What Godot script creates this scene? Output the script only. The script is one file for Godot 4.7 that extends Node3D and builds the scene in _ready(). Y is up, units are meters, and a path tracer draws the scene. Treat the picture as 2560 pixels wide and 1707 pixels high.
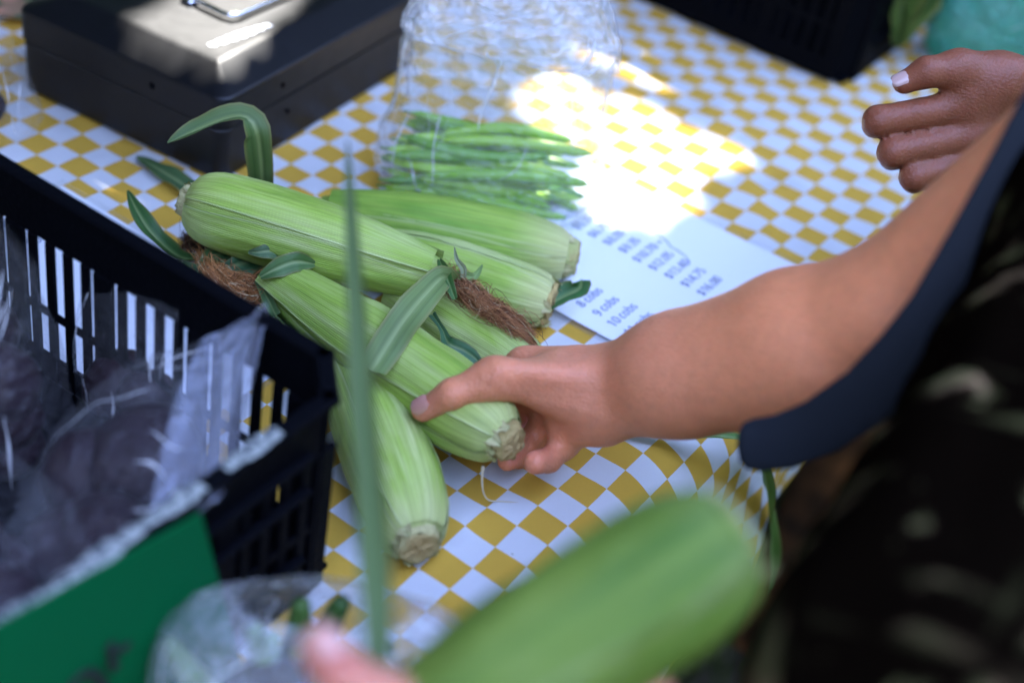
extends Node3D
# A market stall: hands choosing corn cobs on a checked cloth. x runs along the checks towards the customer, z along the table edge, y up; the table top is y = 0.

var M := {}
var rng := RandomNumberGenerator.new()
var used := {}
var SUN := Vector3(-0.304, 0.766, -0.566).normalized()      # towards the sun

# ------------------------------------------------------------------
func _ready() -> void:
	rng.seed = 1
	# camera, sky, sun, exposure
	var cam := Camera3D.new()
	cam.name = "camera"
	add_child(cam)
	cam.transform = Transform3D(Basis(Vector3(0.80954, 0.15147, -0.56719), Vector3(-0.45136, 0.77838, -0.43635), Vector3(0.37539, 0.60925, 0.69849)).orthonormalized(), Vector3(0.34072, 0.70312, 0.66886))
	var att := CameraAttributesPhysical.new()
	att.frustum_focal_length = 52.56
	att.frustum_focus_distance = 1.065
	att.frustum_near = 0.05
	att.frustum_far = 200.0
	att.exposure_aperture = 2.5
	cam.attributes = att
	cam.current = true
	print("FOV ", cam.fov, " near ", cam.near, " ", cam.far)
	var env := Environment.new()
	env.background_mode = Environment.BG_SKY
	env.tonemap_mode = Environment.TONE_MAPPER_LINEAR
	env.tonemap_exposure = 4.5
	env.sdfgi_enabled = true
	env.ssao_enabled = true
	env.ssil_enabled = true
	var sm := ProceduralSkyMaterial.new()
	sm.sky_top_color = Color(0.50, 0.58, 0.79)
	sm.sky_horizon_color = Color(0.93, 0.90, 0.86)
	sm.sky_energy_multiplier = 1.6
	sm.ground_energy_multiplier = 0.6
	sm.sky_curve = 0.22
	sm.ground_bottom_color = Color(0.22, 0.22, 0.16)
	sm.ground_horizon_color = Color(0.55, 0.56, 0.5)
	env.sky = Sky.new()
	env.sky.sky_material = sm
	var we := WorldEnvironment.new()
	we.name = "environment"
	we.environment = env
	add_child(we)
	var sun := DirectionalLight3D.new()
	sun.name = "sun"
	sun.light_color = Color(1.0, 0.985, 0.96)
	sun.light_energy = 1.6
	sun.light_angular_distance = 0.5
	sun.shadow_enabled = true
	add_child(sun)
	sun.look_at_from_position(SUN * 10.0, Vector3.ZERO, Vector3.UP)

	materials()
	setting()
	shade_tree()
	hedges()
	awning()
	cash_box()
	crates()
	price_sheets()
	beans_bag()
	crate_bags()
	corn()
	people()

# ------------------------------------------------------------------ scene helpers
func numbered(called: String) -> String:
	if not used.has(called):
		used[called] = 0
		return called
	used[called] += 1
	return "%s_%03d" % [called, used[called]]

func tag(o: Node3D, label: String, category: String, group := "") -> Node3D:
	o.set_meta("label", label)
	o.set_meta("category", category)
	if group != "":
		o.set_meta("group", group)
	return o

func thing(called: String, label: String, category: String, at: Vector3, group := "") -> Node3D:
	var o := Node3D.new()
	o.name = numbered(called)
	add_child(o)
	o.position = at
	return tag(o, label, category, group)

func world_of(n: Node) -> Transform3D:
	var t := Transform3D()
	while n != self and n is Node3D:
		t = n.transform * t
		n = n.get_parent()
	return t

# ------------------------------------------------------------------ mesh builder (world coordinates in, local mesh out)
class MB:
	var v := PackedVector3Array()
	var uv := PackedVector2Array()
	var c := PackedColorArray()
	var ix := PackedInt32Array()
	var weld := true

	func vert(p: Vector3, t := Vector2.ZERO, col := Color.WHITE) -> int:
		v.append(p)
		uv.append(t)
		c.append(col)
		return v.size() - 1

	func tri(a: int, b: int, d: int) -> void:
		ix.append(a)
		ix.append(b)
		ix.append(d)

	func quad(a: int, b: int, d: int, e: int) -> void:
		tri(a, b, d)
		tri(a, d, e)

	# fn(u, v) -> [position, uv, color]; u across, v along
	func grid(nu: int, nv: int, fn: Callable, flip := false) -> void:
		var base := v.size()
		for j in nv + 1:
			for i in nu + 1:
				var r: Array = fn.call(float(i) / nu, float(j) / nv)
				vert(r[0], r[1], r[2])
		for j in nv:
			for i in nu:
				var a := base + j * (nu + 1) + i
				if flip:
					quad(a, a + nu + 1, a + nu + 2, a + 1)
				else:
					quad(a, a + 1, a + nu + 2, a + nu + 1)

	# flat shaded polygon fan, turned away from the point "inside"
	func face(pts: Array, inside: Vector3, col := Color.WHITE, uvs := []) -> void:
		var n: Vector3 = (pts[2] - pts[0]).cross(pts[1] - pts[0])
		var mid := Vector3.ZERO
		for p in pts:
			mid += p
		mid /= pts.size()
		var flip := n.dot(mid - inside) < 0
		var k := []
		for q in pts.size():
			k.append(vert(pts[q], uvs[q] if uvs.size() else Vector2(pts[q].x, pts[q].z), col))
		for q in range(1, pts.size() - 1):
			if flip:
				tri(k[0], k[q + 1], k[q])
			else:
				tri(k[0], k[q], k[q + 1])

	# box with chamfered edges; b = basis with unit columns
	func box(at: Vector3, size: Vector3, b := Basis(), bev := 0.002, col := Color.WHITE) -> void:
		weld = false
		var h := size * 0.5
		bev = minf(bev, minf(h.x, minf(h.y, h.z)) * 0.9)
		var q := func(s: Vector3, ax: int) -> Vector3:
			var l := Vector3(s.x * (h.x - bev), s.y * (h.y - bev), s.z * (h.z - bev))
			l[ax] = s[ax] * h[ax]
			return at + b * l
		for ax in 3:
			var a1 := (ax + 1) % 3
			var a2 := (ax + 2) % 3
			for s in [-1.0, 1.0]:
				var ring := []
				for w in [[-1.0, -1.0], [1.0, -1.0], [1.0, 1.0], [-1.0, 1.0]]:
					var sg := Vector3.ZERO
					sg[ax] = s
					sg[a1] = w[0]
					sg[a2] = w[1]
					ring.append(q.call(sg, ax))
				face(ring, at, col)
			for s1 in [-1.0, 1.0]:                       # edges along ax
				for s2 in [-1.0, 1.0]:
					var e := []
					for w in [[-1.0, a1], [1.0, a1], [1.0, a2], [-1.0, a2]]:
						var sg := Vector3.ZERO
						sg[ax] = w[0]
						sg[a1] = s1
						sg[a2] = s2
						e.append(q.call(sg, w[1]))
					face(e, at, col)
		for sx in [-1.0, 1.0]:
			for sy in [-1.0, 1.0]:
				for sz in [-1.0, 1.0]:
					var sg := Vector3(sx, sy, sz)
					face([q.call(sg, 0), q.call(sg, 1), q.call(sg, 2)], at, col)

	func tube(path: Array, radii: Array, sides := 8, col := Color.WHITE, flat := 1.0, up := Vector3.UP) -> void:
		var n := path.size()
		var base := v.size()
		var along := 0.0
		for i in n:
			var d: Vector3 = (path[mini(i + 1, n - 1)] - path[maxi(i - 1, 0)]).normalized()
			var x := up.cross(d)
			if x.length() < 0.1:
				x = Vector3(1, 0.1, 0.2).cross(d)
			x = x.normalized()
			var y := d.cross(x)
			if i > 0:
				along += path[i].distance_to(path[i - 1])
			for k in sides + 1:
				var a := TAU * k / sides
				vert(path[i] + (x * cos(a) + y * sin(a) * flat) * radii[i], Vector2(float(k) / sides, along), col)
		for i in n - 1:
			for k in sides:
				var a := base + i * (sides + 1) + k
				quad(a, a + sides + 1, a + sides + 2, a + 1)
		for e in [0, n - 1]:                              # round caps are left to zero end radii; flat caps here
			if radii[e] > 1e-5:
				var m := vert(path[e], Vector2(0.5, 0.0), col)
				for k in sides:
					var a: int = base + e * (sides + 1) + k
					if e == 0:
						tri(m, a, a + 1)
					else:
						tri(m, a + 1, a)

	func ball(at: Vector3, b: Basis, col := Color.WHITE, nu := 14, nv := 9) -> void:
		grid(nu, nv, func(u, w):
			var th: float = u * TAU
			var ph: float = (w - 0.5) * PI
			return [at + b * Vector3(cos(th) * cos(ph), sin(ph), sin(th) * cos(ph)), Vector2(u, w), col])

	func mesh(inv: Transform3D) -> ArrayMesh:
		var n := PackedVector3Array()
		n.resize(v.size())
		for t in range(0, ix.size(), 3):
			var a := ix[t]
			var b := ix[t + 1]
			var d := ix[t + 2]
			var f := (v[d] - v[a]).cross(v[b] - v[a])
			n[a] += f
			n[b] += f
			n[d] += f
		if weld:
			var sum := {}
			for i in v.size():
				var k := Vector3i((v[i] * 50000.0).round())
				sum[k] = sum.get(k, Vector3.ZERO) + n[i]
			for i in v.size():
				n[i] = sum[Vector3i((v[i] * 50000.0).round())]
		for i in v.size():
			n[i] = (inv.basis * n[i]).normalized() if n[i].length() > 1e-20 else Vector3.UP
			v[i] = inv * v[i]
		var arr := []
		arr.resize(Mesh.ARRAY_MAX)
		arr[Mesh.ARRAY_VERTEX] = v
		arr[Mesh.ARRAY_NORMAL] = n
		arr[Mesh.ARRAY_TEX_UV] = uv
		arr[Mesh.ARRAY_COLOR] = c
		arr[Mesh.ARRAY_INDEX] = ix
		var m := ArrayMesh.new()
		m.add_surface_from_arrays(Mesh.PRIMITIVE_TRIANGLES, arr)
		return m

func put(mb: MB, called: String, mat: Material, parent: Node = self) -> MeshInstance3D:
	var o := MeshInstance3D.new()
	o.name = numbered(called) if parent == self else called
	o.mesh = mb.mesh(world_of(parent).affine_inverse())
	o.material_override = mat
	parent.add_child(o, true)
	return o

func struct(mb: MB, called: String, mat: Material) -> MeshInstance3D:
	var o := put(mb, called, mat)
	o.set_meta("kind", "structure")
	return o

# leaf blade: a strip along a path with a folded midrib and wavy edges
func blade(mb: MB, path: Array, widths: Array, ups: Array, col: Color, col2: Color, fold := 0.25, wave := 0.13, steps := 26) -> void:
	var cv := Curve3D.new()
	var n := path.size()
	for i in n:
		var tg: Vector3 = (path[mini(i + 1, n - 1)] - path[maxi(i - 1, 0)]) / 6.0
		cv.add_point(path[i], -tg, tg)
	var len := cv.get_baked_length()
	var ph := rng.randf() * 9.0
	mb.grid(8, steps, func(u, w):
		var p := cv.sample_baked(w * len, true)
		var q := cv.sample_baked(minf(w * len + 0.002, len), true)
		var q0 := cv.sample_baked(maxf(w * len - 0.002, 0), true)
		var d := (q - q0).normalized()
		var k: float = w * (n - 1)
		var k0 := mini(int(k), n - 2)
		var f: float = k - k0
		var up: Vector3 = (ups[k0] as Vector3).lerp(ups[k0 + 1], f)
		var x := d.cross(up).normalized()
		var y := x.cross(d).normalized()
		var wd: float = lerpf(widths[k0], widths[k0 + 1], f)
		var s: float = u * 2.0 - 1.0
		var rib := exp(-s * s * 90.0)
		var vein := 0.06 * sin(s * 38.0) + 0.05 * sin(s * 17.0 + 1.0)
		var pos := p + x * s * wd + y * (absf(s) * wd * fold + wave * wd * s * s * sin(w * 17.0 + ph + s * 1.5) - 0.0007 * rib)
		return [pos, Vector2(u, w * len), col.lerp(col2, clampf(0.5 + vein * 3.0 + 0.5 * sin(w * 9.0 + ph) * 0.4, 0, 1)).lerp(Color(0.42, 0.5, 0.22), rib * 0.45).lerp(Color(0.27, 0.22, 0.08), 0.55 * smoothstep(0.86, 1.0, absf(s)))])

func bez(a: Vector3, b: Vector3, d: Vector3, n := 8) -> Array:
	var r := []
	for i in n + 1:
		var t := float(i) / n
		r.append(a.lerp(b, t).lerp(b.lerp(d, t), t))
	return r

# ------------------------------------------------------------------ bodies: rounded cones joined by a smooth minimum, meshed as surface nets
func smin(a: float, b: float, k: float) -> float:
	var h := maxf(k - absf(a - b), 0.0) / k
	return minf(a, b) - h * h * k * 0.25

# prims: [a, b, ra, rb, group]; group 0 is the trunk of the figure, others are chains (fingers) that join only the trunk
func body(mb: MB, prims: Array, cell: float, k: float, extra: Callable, colour: Callable) -> void:
	var lo := Vector3.ONE * 1e9
	var hi := -lo
	for p in prims:
		var r: float = maxf(p[2], p[3]) + cell * 4
		lo = lo.min(p[0] - Vector3.ONE * r).min(p[1] - Vector3.ONE * r)
		hi = hi.max(p[0] + Vector3.ONE * r).max(p[1] + Vector3.ONE * r)
	var B := 6
	var nb := Vector3i(((hi - lo) / (cell * B)).ceil()) + Vector3i.ONE
	var n := nb * B
	var field := PackedFloat32Array()
	field.resize(n.x * n.y * n.z)
	field.fill(1.0)
	var blocks := {}
	var half := cell * B * 0.5
	for pi in prims.size():
		var p: Array = prims[pi]
		var r: float = maxf(p[2], p[3]) + half * 1.8 + k + cell * 2
		var b0 := Vector3i((((p[0] as Vector3).min(p[1]) - Vector3.ONE * r - lo) / (cell * B)).floor()).max(Vector3i.ZERO)
		var b1 := Vector3i((((p[0] as Vector3).max(p[1]) + Vector3.ONE * r - lo) / (cell * B)).floor()).min(nb - Vector3i.ONE)
		for z in range(b0.z, b1.z + 1):
			for y in range(b0.y, b1.y + 1):
				for x in range(b0.x, b1.x + 1):
					var ctr := lo + Vector3(x + 0.5, y + 0.5, z + 0.5) * cell * B
					var ab: Vector3 = p[1] - p[0]
					var t := clampf((ctr - p[0]).dot(ab) / maxf(ab.length_squared(), 1e-9), 0, 1)
					if ctr.distance_to(p[0] + ab * t) - lerpf(p[2], p[3], t) < half * 1.75 + k + cell * 2:
						var key := Vector3i(x, y, z)
						if not blocks.has(key):
							blocks[key] = PackedInt32Array()
						blocks[key].append(pi)
	var A := PackedVector3Array()
	var AB := PackedVector3Array()
	var RA := PackedFloat32Array()
	var RB := PackedFloat32Array()
	var IL := PackedFloat32Array()
	var G := PackedInt32Array()
	for p in prims:
		A.append(p[0])
		AB.append(p[1] - p[0])
		RA.append(p[2])
		RB.append(p[3] - p[2])
		IL.append(1.0 / maxf((p[1] - p[0]).length_squared(), 1e-9))
		G.append(p[4] if p.size() > 4 else 0)
	var per := PackedFloat32Array()
	per.resize(10)
	for key: Vector3i in blocks:
		var list: PackedInt32Array = blocks[key]
		for z in B:
			for y in B:
				for x in B:
					var cx := key.x * B + x
					var cy := key.y * B + y
					var cz := key.z * B + z
					var pos := lo + Vector3(cx, cy, cz) * cell
					per.fill(1.0)
					for i in list:
						var q := pos - A[i]
						var t := clampf(q.dot(AB[i]) * IL[i], 0.0, 1.0)
						var d := (q - AB[i] * t).length() - RA[i] - RB[i] * t
						var g := G[i]
						per[g] = smin(per[g], d, k if g == 0 else 0.004) if per[g] < 1.0 else d
					var tot := per[0]
					for g in range(1, 10):
						if per[g] < 1.0:
							tot = smin(tot, smin(per[0], per[g], k), 0.0022)
					field[(cz * n.y + cy) * n.x + cx] = tot + (extra.call(pos) if absf(tot) < cell * 3 else 0.0)
	var vid := {}
	var sx := 1
	var sy := n.x
	var sz := n.x * n.y
	var cor := [0, sx, sy, sx + sy, sz, sx + sz, sy + sz, sx + sy + sz]
	var edges := [[0, 1], [2, 3], [4, 5], [6, 7], [0, 2], [1, 3], [4, 6], [5, 7], [0, 4], [1, 5], [2, 6], [3, 7]]
	for key: Vector3i in blocks:
		for z in B:
			for y in B:
				for x in B:
					var cx := key.x * B + x
					var cy := key.y * B + y
					var cz := key.z * B + z
					if cx >= n.x - 1 or cy >= n.y - 1 or cz >= n.z - 1:
						continue
					var id := (cz * n.y + cy) * n.x + cx
					var inside := 0
					for q in 8:
						if field[id + cor[q]] < 0.0:
							inside += 1
					if inside == 0 or inside == 8:
						continue
					var sum := Vector3.ZERO
					var cnt := 0
					for e in edges:
						var fa := field[id + cor[e[0]]]
						var fb := field[id + cor[e[1]]]
						if (fa < 0.0) != (fb < 0.0):
							var t := fa / (fa - fb)
							var pa := Vector3(e[0] & 1, (e[0] >> 1) & 1, e[0] >> 2)
							var pb := Vector3(e[1] & 1, (e[1] >> 1) & 1, e[1] >> 2)
							sum += pa.lerp(pb, t)
							cnt += 1
					var pos := lo + (Vector3(cx, cy, cz) + sum / cnt) * cell
					vid[id] = mb.vert(pos, Vector2(pos.x, pos.y), colour.call(pos))
	for id: int in vid:
		for ax in 3:
			var st: int = [sx, sy, sz][ax]
			var fa := field[id]
			var fb := field[id + st]
			if (fa < 0.0) == (fb < 0.0):
				continue
			var o1: int = [sy, sz, sx][ax]
			var o2: int = [sz, sx, sy][ax]
			if not (vid.has(id - o1) and vid.has(id - o2) and vid.has(id - o1 - o2)):
				continue
			if fa < 0.0:
				mb.quad(vid[id], vid[id - o2], vid[id - o1 - o2], vid[id - o1])
			else:
				mb.quad(vid[id], vid[id - o1], vid[id - o1 - o2], vid[id - o2])

# ------------------------------------------------------------------ computed textures
func tex(w: int, h: int, fn: Callable) -> ImageTexture:
	var d := PackedByteArray()
	d.resize(w * h * 3)
	var k := 0
	for y in h:
		for x in w:
			var c: Color = fn.call(x, y)
			d[k] = int(clampf(c.r, 0, 1) * 255.0)
			d[k + 1] = int(clampf(c.g, 0, 1) * 255.0)
			d[k + 2] = int(clampf(c.b, 0, 1) * 255.0)
			k += 3
	return ImageTexture.create_from_image(Image.create_from_data(w, h, false, Image.FORMAT_RGB8, d))

func noise_tex(freq: float, size := 256, octaves := 4, sd := 1, lo := 0.0, hi := 1.0) -> ImageTexture:
	var nz := FastNoiseLite.new()
	nz.seed = sd
	nz.frequency = freq
	nz.fractal_octaves = octaves
	var im := nz.get_seamless_image(size, size)
	return tex(size, size, func(x, y):
		var g := lerpf(lo, hi, im.get_pixel(x, y).r)
		return Color(g, g, g))

func mat(called: String, col: Color, rough := 0.6, o := {}) -> StandardMaterial3D:
	var m := StandardMaterial3D.new()
	m.resource_name = called
	m.albedo_color = Color(col.r, col.g, col.b, 1.0).linear_to_srgb()
	m.albedo_color.a = col.a
	m.roughness = rough
	m.cull_mode = BaseMaterial3D.CULL_DISABLED
	for k in o:
		m.set(k, o[k])
	M[called] = m
	return m

func materials() -> void:
	var fine := noise_tex(0.05, 256, 5, 3)
	var soft := noise_tex(0.012, 256, 3, 5)
	var cn := FastNoiseLite.new()
	cn.seed = 31
	cn.frequency = 0.012
	cn.fractal_type = FastNoiseLite.FRACTAL_RIDGED
	cn.fractal_octaves = 4
	var cim := cn.get_seamless_image(512, 512)
	var crinkle := tex(512, 512, func(x, y):
		var g := pow(cim.get_pixel(x, y).r, 2.0)
		return Color(g, g, g))
	# printed cloth: two by two checks of 25 mm, woven threads
	var wv := FastNoiseLite.new()
	wv.seed = 11
	wv.frequency = 0.02
	var white := Color(0.80, 0.81, 0.84)
	var yellow := Color(0.78, 0.46, 0.065)
	var checks := tex(640, 640, func(x, y):
		var e := wv.get_noise_2d(x * 3.0, y * 3.0) * 1.6
		var on := (int(floor((x + e) / 320.0)) + int(floor((y + e) / 320.0))) % 2 == 0
		var th := 0.5 + 0.25 * sin(x * TAU / 8.0) + 0.25 * sin(y * TAU / 8.0)
		var base := yellow if on else white
		var s := 0.90 + 0.10 * th + 0.035 * wv.get_noise_2d(x * 0.9, y * 14.0) + 0.035 * wv.get_noise_2d(x * 14.0 + 900, y * 0.9)
		return Color(base.r * s, base.g * s, base.b * s).linear_to_srgb())
	var weave := tex(128, 128, func(x, y):
		var h := 0.5 + 0.5 * sin(x * TAU / 8.0) * sin(y * TAU / 8.0) + 0.25 * wv.get_noise_2d(x * 9.0, y)
		return Color(h, h, h))
	mat("cloth", Color.WHITE, 0.72, {"metallic_specular": 0.25, "albedo_texture": checks, "heightmap_enabled": true, "heightmap_texture": tex(640, 640, func(x, y):
		var h := 0.5 + 0.35 * sin(x * TAU / 8.0) * cos(y * TAU / 8.0) + 0.2 * wv.get_noise_2d(x * 2.0, y * 12.0)
		return Color(h, h, h)), "heightmap_scale": 0.05, "vertex_color_use_as_albedo": true})
	mat("black_plastic", Color(0.0026, 0.0029, 0.0042), 0.5, {"metallic_specular": 0.11, "heightmap_enabled": true, "heightmap_texture": fine, "heightmap_scale": 0.05, "uv1_triplanar": true, "uv1_scale": Vector3.ONE * 12, "vertex_color_use_as_albedo": true})
	mat("black_metal", Color(0.0045, 0.0045, 0.006), 0.5, {"roughness_texture": noise_tex(0.03, 256, 5, 8, 0.8, 1.0), "uv1_triplanar": true, "uv1_scale": Vector3.ONE * 6, "metallic_specular": 0.45, "albedo_texture": noise_tex(0.05, 256, 5, 9, 0.85, 1.0)})
	mat("chrome", Color(0.8, 0.82, 0.85), 0.1, {"metallic": 1.0})
	mat("sticker", Color(0.78, 0.78, 0.76), 0.7)
	mat("paper", Color(0.80, 0.82, 0.86), 0.75)
	mat("ink", Color(0.06, 0.09, 0.22), 0.7)
	mat("pen", Color(0.05, 0.12, 0.45), 0.6)
	mat("marker", Color(0.008, 0.01, 0.012), 0.5)
	mat("green_card", Color(0.0, 0.125, 0.036), 0.7, {"metallic_specular": 0.2, "albedo_texture": noise_tex(0.02, 128, 3, 6, 0.9, 1.0), "uv1_triplanar": true})
	mat("label_strip", Color(0.33, 0.35, 0.31), 0.75, {"vertex_color_use_as_albedo": true})
	# husk: lines along the leaf
	var hn := FastNoiseLite.new()
	hn.seed = 21
	hn.frequency = 0.05
	var cols := PackedFloat32Array()
	for x in 768:
		var vein := pow(0.5 + 0.5 * cos(x * TAU / 6.4), 3.0)
		cols.append(0.82 + 0.20 * hn.get_noise_2d(x * 1.7, 3.0) + 0.16 * hn.get_noise_2d(x * 9.0, 40.0) + 0.10 * vein * (0.6 + 0.4 * sin(x * 0.37)))
	var husk := tex(768, 256, func(x, y):
		var s: float = cols[x] + 0.05 * hn.get_noise_2d(x * 6.0, y * 0.35) + 0.04 * hn.get_noise_2d(x * 0.6 + 77, y * 0.6)
		var w := clampf((s - 0.86) * 1.6, 0.0, 0.5)
		return Color(s, s * (1.0 - 0.02 * w), s * (0.92 + 0.45 * w)).linear_to_srgb())
	var ridges := tex(768, 64, func(x, y):
		var h: float = 0.5 + 0.28 * cos(x * TAU / 6.4) + (cols[x] - 0.8) * 0.8 + 0.1 * hn.get_noise_2d(x * 5.0, y * 0.6)
		return Color(h, h, h))
	mat("husk", Color.WHITE, 0.46, {"albedo_texture": husk, "heightmap_enabled": true, "heightmap_texture": ridges, "heightmap_scale": 0.045, "vertex_color_use_as_albedo": true, "backlight_enabled": true, "backlight": Color(0.22, 0.3, 0.1), "metallic_specular": 0.35})
	mat("leaf", Color(1.15, 1.15, 1.1), 0.55, {"albedo_texture": husk, "vertex_color_use_as_albedo": true, "backlight_enabled": true, "backlight": Color(0.3, 0.42, 0.15), "heightmap_enabled": true, "heightmap_texture": ridges, "heightmap_scale": 0.02, "uv1_scale": Vector3(0.14, 1, 1)})
	mat("silk", Color.WHITE, 0.6, {"vertex_color_use_as_albedo": true})
	mat("stem", Color(0.55, 0.46, 0.28), 0.8, {"vertex_color_use_as_albedo": true, "heightmap_enabled": true, "heightmap_texture": fine, "heightmap_scale": 0.15, "uv1_triplanar": true, "uv1_scale": Vector3.ONE * 25})
	mat("bean", Color.WHITE, 0.36, {"vertex_color_use_as_albedo": true, "backlight_enabled": true, "backlight": Color(0.25, 0.4, 0.1), "heightmap_enabled": true, "heightmap_texture": soft, "heightmap_scale": 0.05, "uv1_triplanar": true, "uv1_scale": Vector3.ONE * 9})
	mat("film", Color(0.92, 0.93, 0.95, 0.14), 0.09, {"metallic": 0.13, "transparency": BaseMaterial3D.TRANSPARENCY_ALPHA, "heightmap_enabled": true, "heightmap_texture": crinkle, "heightmap_scale": 0.5, "uv1_triplanar": true, "uv1_scale": Vector3.ONE * 9})
	mat("crease_film", Color(0.86, 0.86, 0.86, 0.6), 0.35, {"transparency": BaseMaterial3D.TRANSPARENCY_ALPHA})
	mat("clear_film", Color(0.92, 0.93, 0.95, 0.02), 0.07, {"metallic": 0.03, "transparency": BaseMaterial3D.TRANSPARENCY_ALPHA, "heightmap_enabled": true, "heightmap_texture": crinkle, "heightmap_scale": 0.6, "uv1_triplanar": true, "uv1_scale": Vector3.ONE * 9})
	mat("hazy_film", Color(0.9, 0.9, 0.95, 0.012), 0.1, {"metallic_specular": 0.28, "metallic": 0.012, "transparency": BaseMaterial3D.TRANSPARENCY_ALPHA, "heightmap_enabled": true, "heightmap_texture": crinkle, "heightmap_scale": 0.5, "uv1_triplanar": true, "uv1_scale": Vector3.ONE * 7})
	mat("near_film", Color(0.84, 0.85, 0.86, 0.09), 0.12, {"metallic": 0.10, "transparency": BaseMaterial3D.TRANSPARENCY_ALPHA, "heightmap_enabled": true, "heightmap_texture": crinkle, "heightmap_scale": 0.5, "uv1_triplanar": true, "uv1_scale": Vector3.ONE * 7})
	mat("mouth_film", Color(0.72, 0.76, 0.92, 0.20), 0.14, {"metallic": 0.08, "transparency": BaseMaterial3D.TRANSPARENCY_ALPHA, "heightmap_enabled": true, "heightmap_texture": crinkle, "heightmap_scale": 0.5, "uv1_triplanar": true, "uv1_scale": Vector3.ONE * 7})
	mat("sleeve_film", Color(0.9, 0.93, 0.98, 0.05), 0.1, {"transparency": BaseMaterial3D.TRANSPARENCY_ALPHA})
	mat("teal_film", Color(0.04, 0.42, 0.30, 0.75), 0.3, {"metallic_specular": 0.9, "transparency": BaseMaterial3D.TRANSPARENCY_ALPHA, "heightmap_enabled": true, "heightmap_texture": crinkle, "heightmap_scale": 1.0, "uv1_triplanar": true, "uv1_scale": Vector3.ONE * 8, "backlight_enabled": true, "backlight": Color(0.1, 0.6, 0.45)})
	mat("beet", Color(0.014, 0.005, 0.009), 0.4, {"metallic_specular": 0.3, "vertex_color_use_as_albedo": true, "heightmap_enabled": true, "heightmap_texture": fine, "heightmap_scale": 0.2, "uv1_triplanar": true, "uv1_scale": Vector3.ONE * 8})
	var sk := noise_tex(0.09, 256, 4, 41)
	var blot := noise_tex(0.02, 256, 4, 43, 0.94, 1.03)
	var skin := {"vertex_color_use_as_albedo": true, "heightmap_enabled": true, "heightmap_texture": sk, "heightmap_scale": 0.06, "uv1_triplanar": true, "uv1_scale": Vector3.ONE * 17, "subsurf_scatter_enabled": true, "subsurf_scatter_strength": 0.25, "metallic_specular": 0.42, "albedo_texture": blot}
	mat("skin", Color.WHITE, 0.5, skin)
	mat("nail", Color(0.58, 0.27, 0.20), 0.26, {"clearcoat_enabled": true, "clearcoat": 0.4, "clearcoat_roughness": 0.2})
	mat("pale_nail", Color(0.50, 0.33, 0.29), 0.26, {"clearcoat_enabled": true, "clearcoat": 0.4, "clearcoat_roughness": 0.2})
	mat("navy_strap", Color(0.017, 0.020, 0.024), 0.85, {"metallic_specular": 0.15, "heightmap_enabled": true, "heightmap_texture": weave, "heightmap_scale": 0.06, "uv1_triplanar": true, "uv1_scale": Vector3.ONE * 30})
	# black dress fabric with a print of pale flowers and leaves
	var f1 := FastNoiseLite.new()
	f1.seed = 51
	f1.frequency = 0.011
	var f2 := FastNoiseLite.new()
	f2.seed = 57
	f2.frequency = 0.03
	var i1 := f1.get_seamless_image(384, 384)
	var i2 := f2.get_seamless_image(384, 384)
	mat("dress", Color.WHITE, 0.95, {"specular_mode": BaseMaterial3D.SPECULAR_DISABLED, "uv1_triplanar": true, "uv1_offset": Vector3(0.31, 0.12, 0.47), "uv1_scale": Vector3(4.5, 2.4, 4.5), "albedo_texture": tex(384, 384, func(x, y):
		var a := i1.get_pixel(x, y).r
		var b := i2.get_pixel(x, y).r
		var t := clampf((a + 0.3 * b - 0.84) * 5.0, 0, 1)
		var pale := Color(0.42, 0.28, 0.14).lerp(Color(0.17, 0.16, 0.06), clampf((b - 0.52) * 7.0, 0, 1)).lerp(Color(0.22, 0.11, 0.06), clampf((0.34 - b) * 8.0, 0, 1))
		return Color(0.0026, 0.0016, 0.0010).lerp(pale * 0.85, t * t).linear_to_srgb())})
	mat("brown_board", Color(0.60, 0.23, 0.07), 0.9, {"albedo_texture": soft, "uv1_triplanar": true, "uv1_scale": Vector3.ONE * 2})
	mat("table_wood", Color(0.22, 0.14, 0.08), 0.8, {"albedo_texture": noise_tex(0.02, 256, 4, 61, 0.5, 1.0), "uv1_triplanar": true, "uv1_scale": Vector3(2, 9, 9)})
	mat("ground", Color(0.085, 0.07, 0.04), 0.95, {"albedo_texture": noise_tex(0.03, 256, 5, 63, 0.4, 1.1), "uv1_triplanar": true, "uv1_world_triplanar": true, "uv1_scale": Vector3.ONE * 0.8})
	mat("grass", Color.WHITE, 0.7, {"vertex_color_use_as_albedo": true, "backlight_enabled": true, "backlight": Color(0.2, 0.3, 0.1)})
	mat("canvas", Color(0.03, 0.07, 0.045), 0.9)
	mat("bark", Color(0.12, 0.09, 0.065), 0.95, {"heightmap_enabled": true, "heightmap_texture": fine, "heightmap_scale": 2.0, "uv1_triplanar": true, "uv1_scale": Vector3.ONE * 2})
	mat("tree_leaf", Color(0.04, 0.075, 0.02), 0.7, {"metallic_specular": 0.2})
	mat("greens", Color.WHITE, 0.5, {"vertex_color_use_as_albedo": true, "backlight_enabled": true, "backlight": Color(0.25, 0.4, 0.12)})
	mat("pouch", Color.WHITE, 0.85, {"uv1_triplanar": true, "uv1_scale": Vector3.ONE * 6, "albedo_texture": tex(384, 384, func(x, y):
		var a := i1.get_pixel(x, y).r
		return Color(0.01, 0.10, 0.035).lerp(Color(0.55, 0.28, 0.2), clampf((a - 0.6) * 14.0, 0, 1)).linear_to_srgb())})

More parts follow.
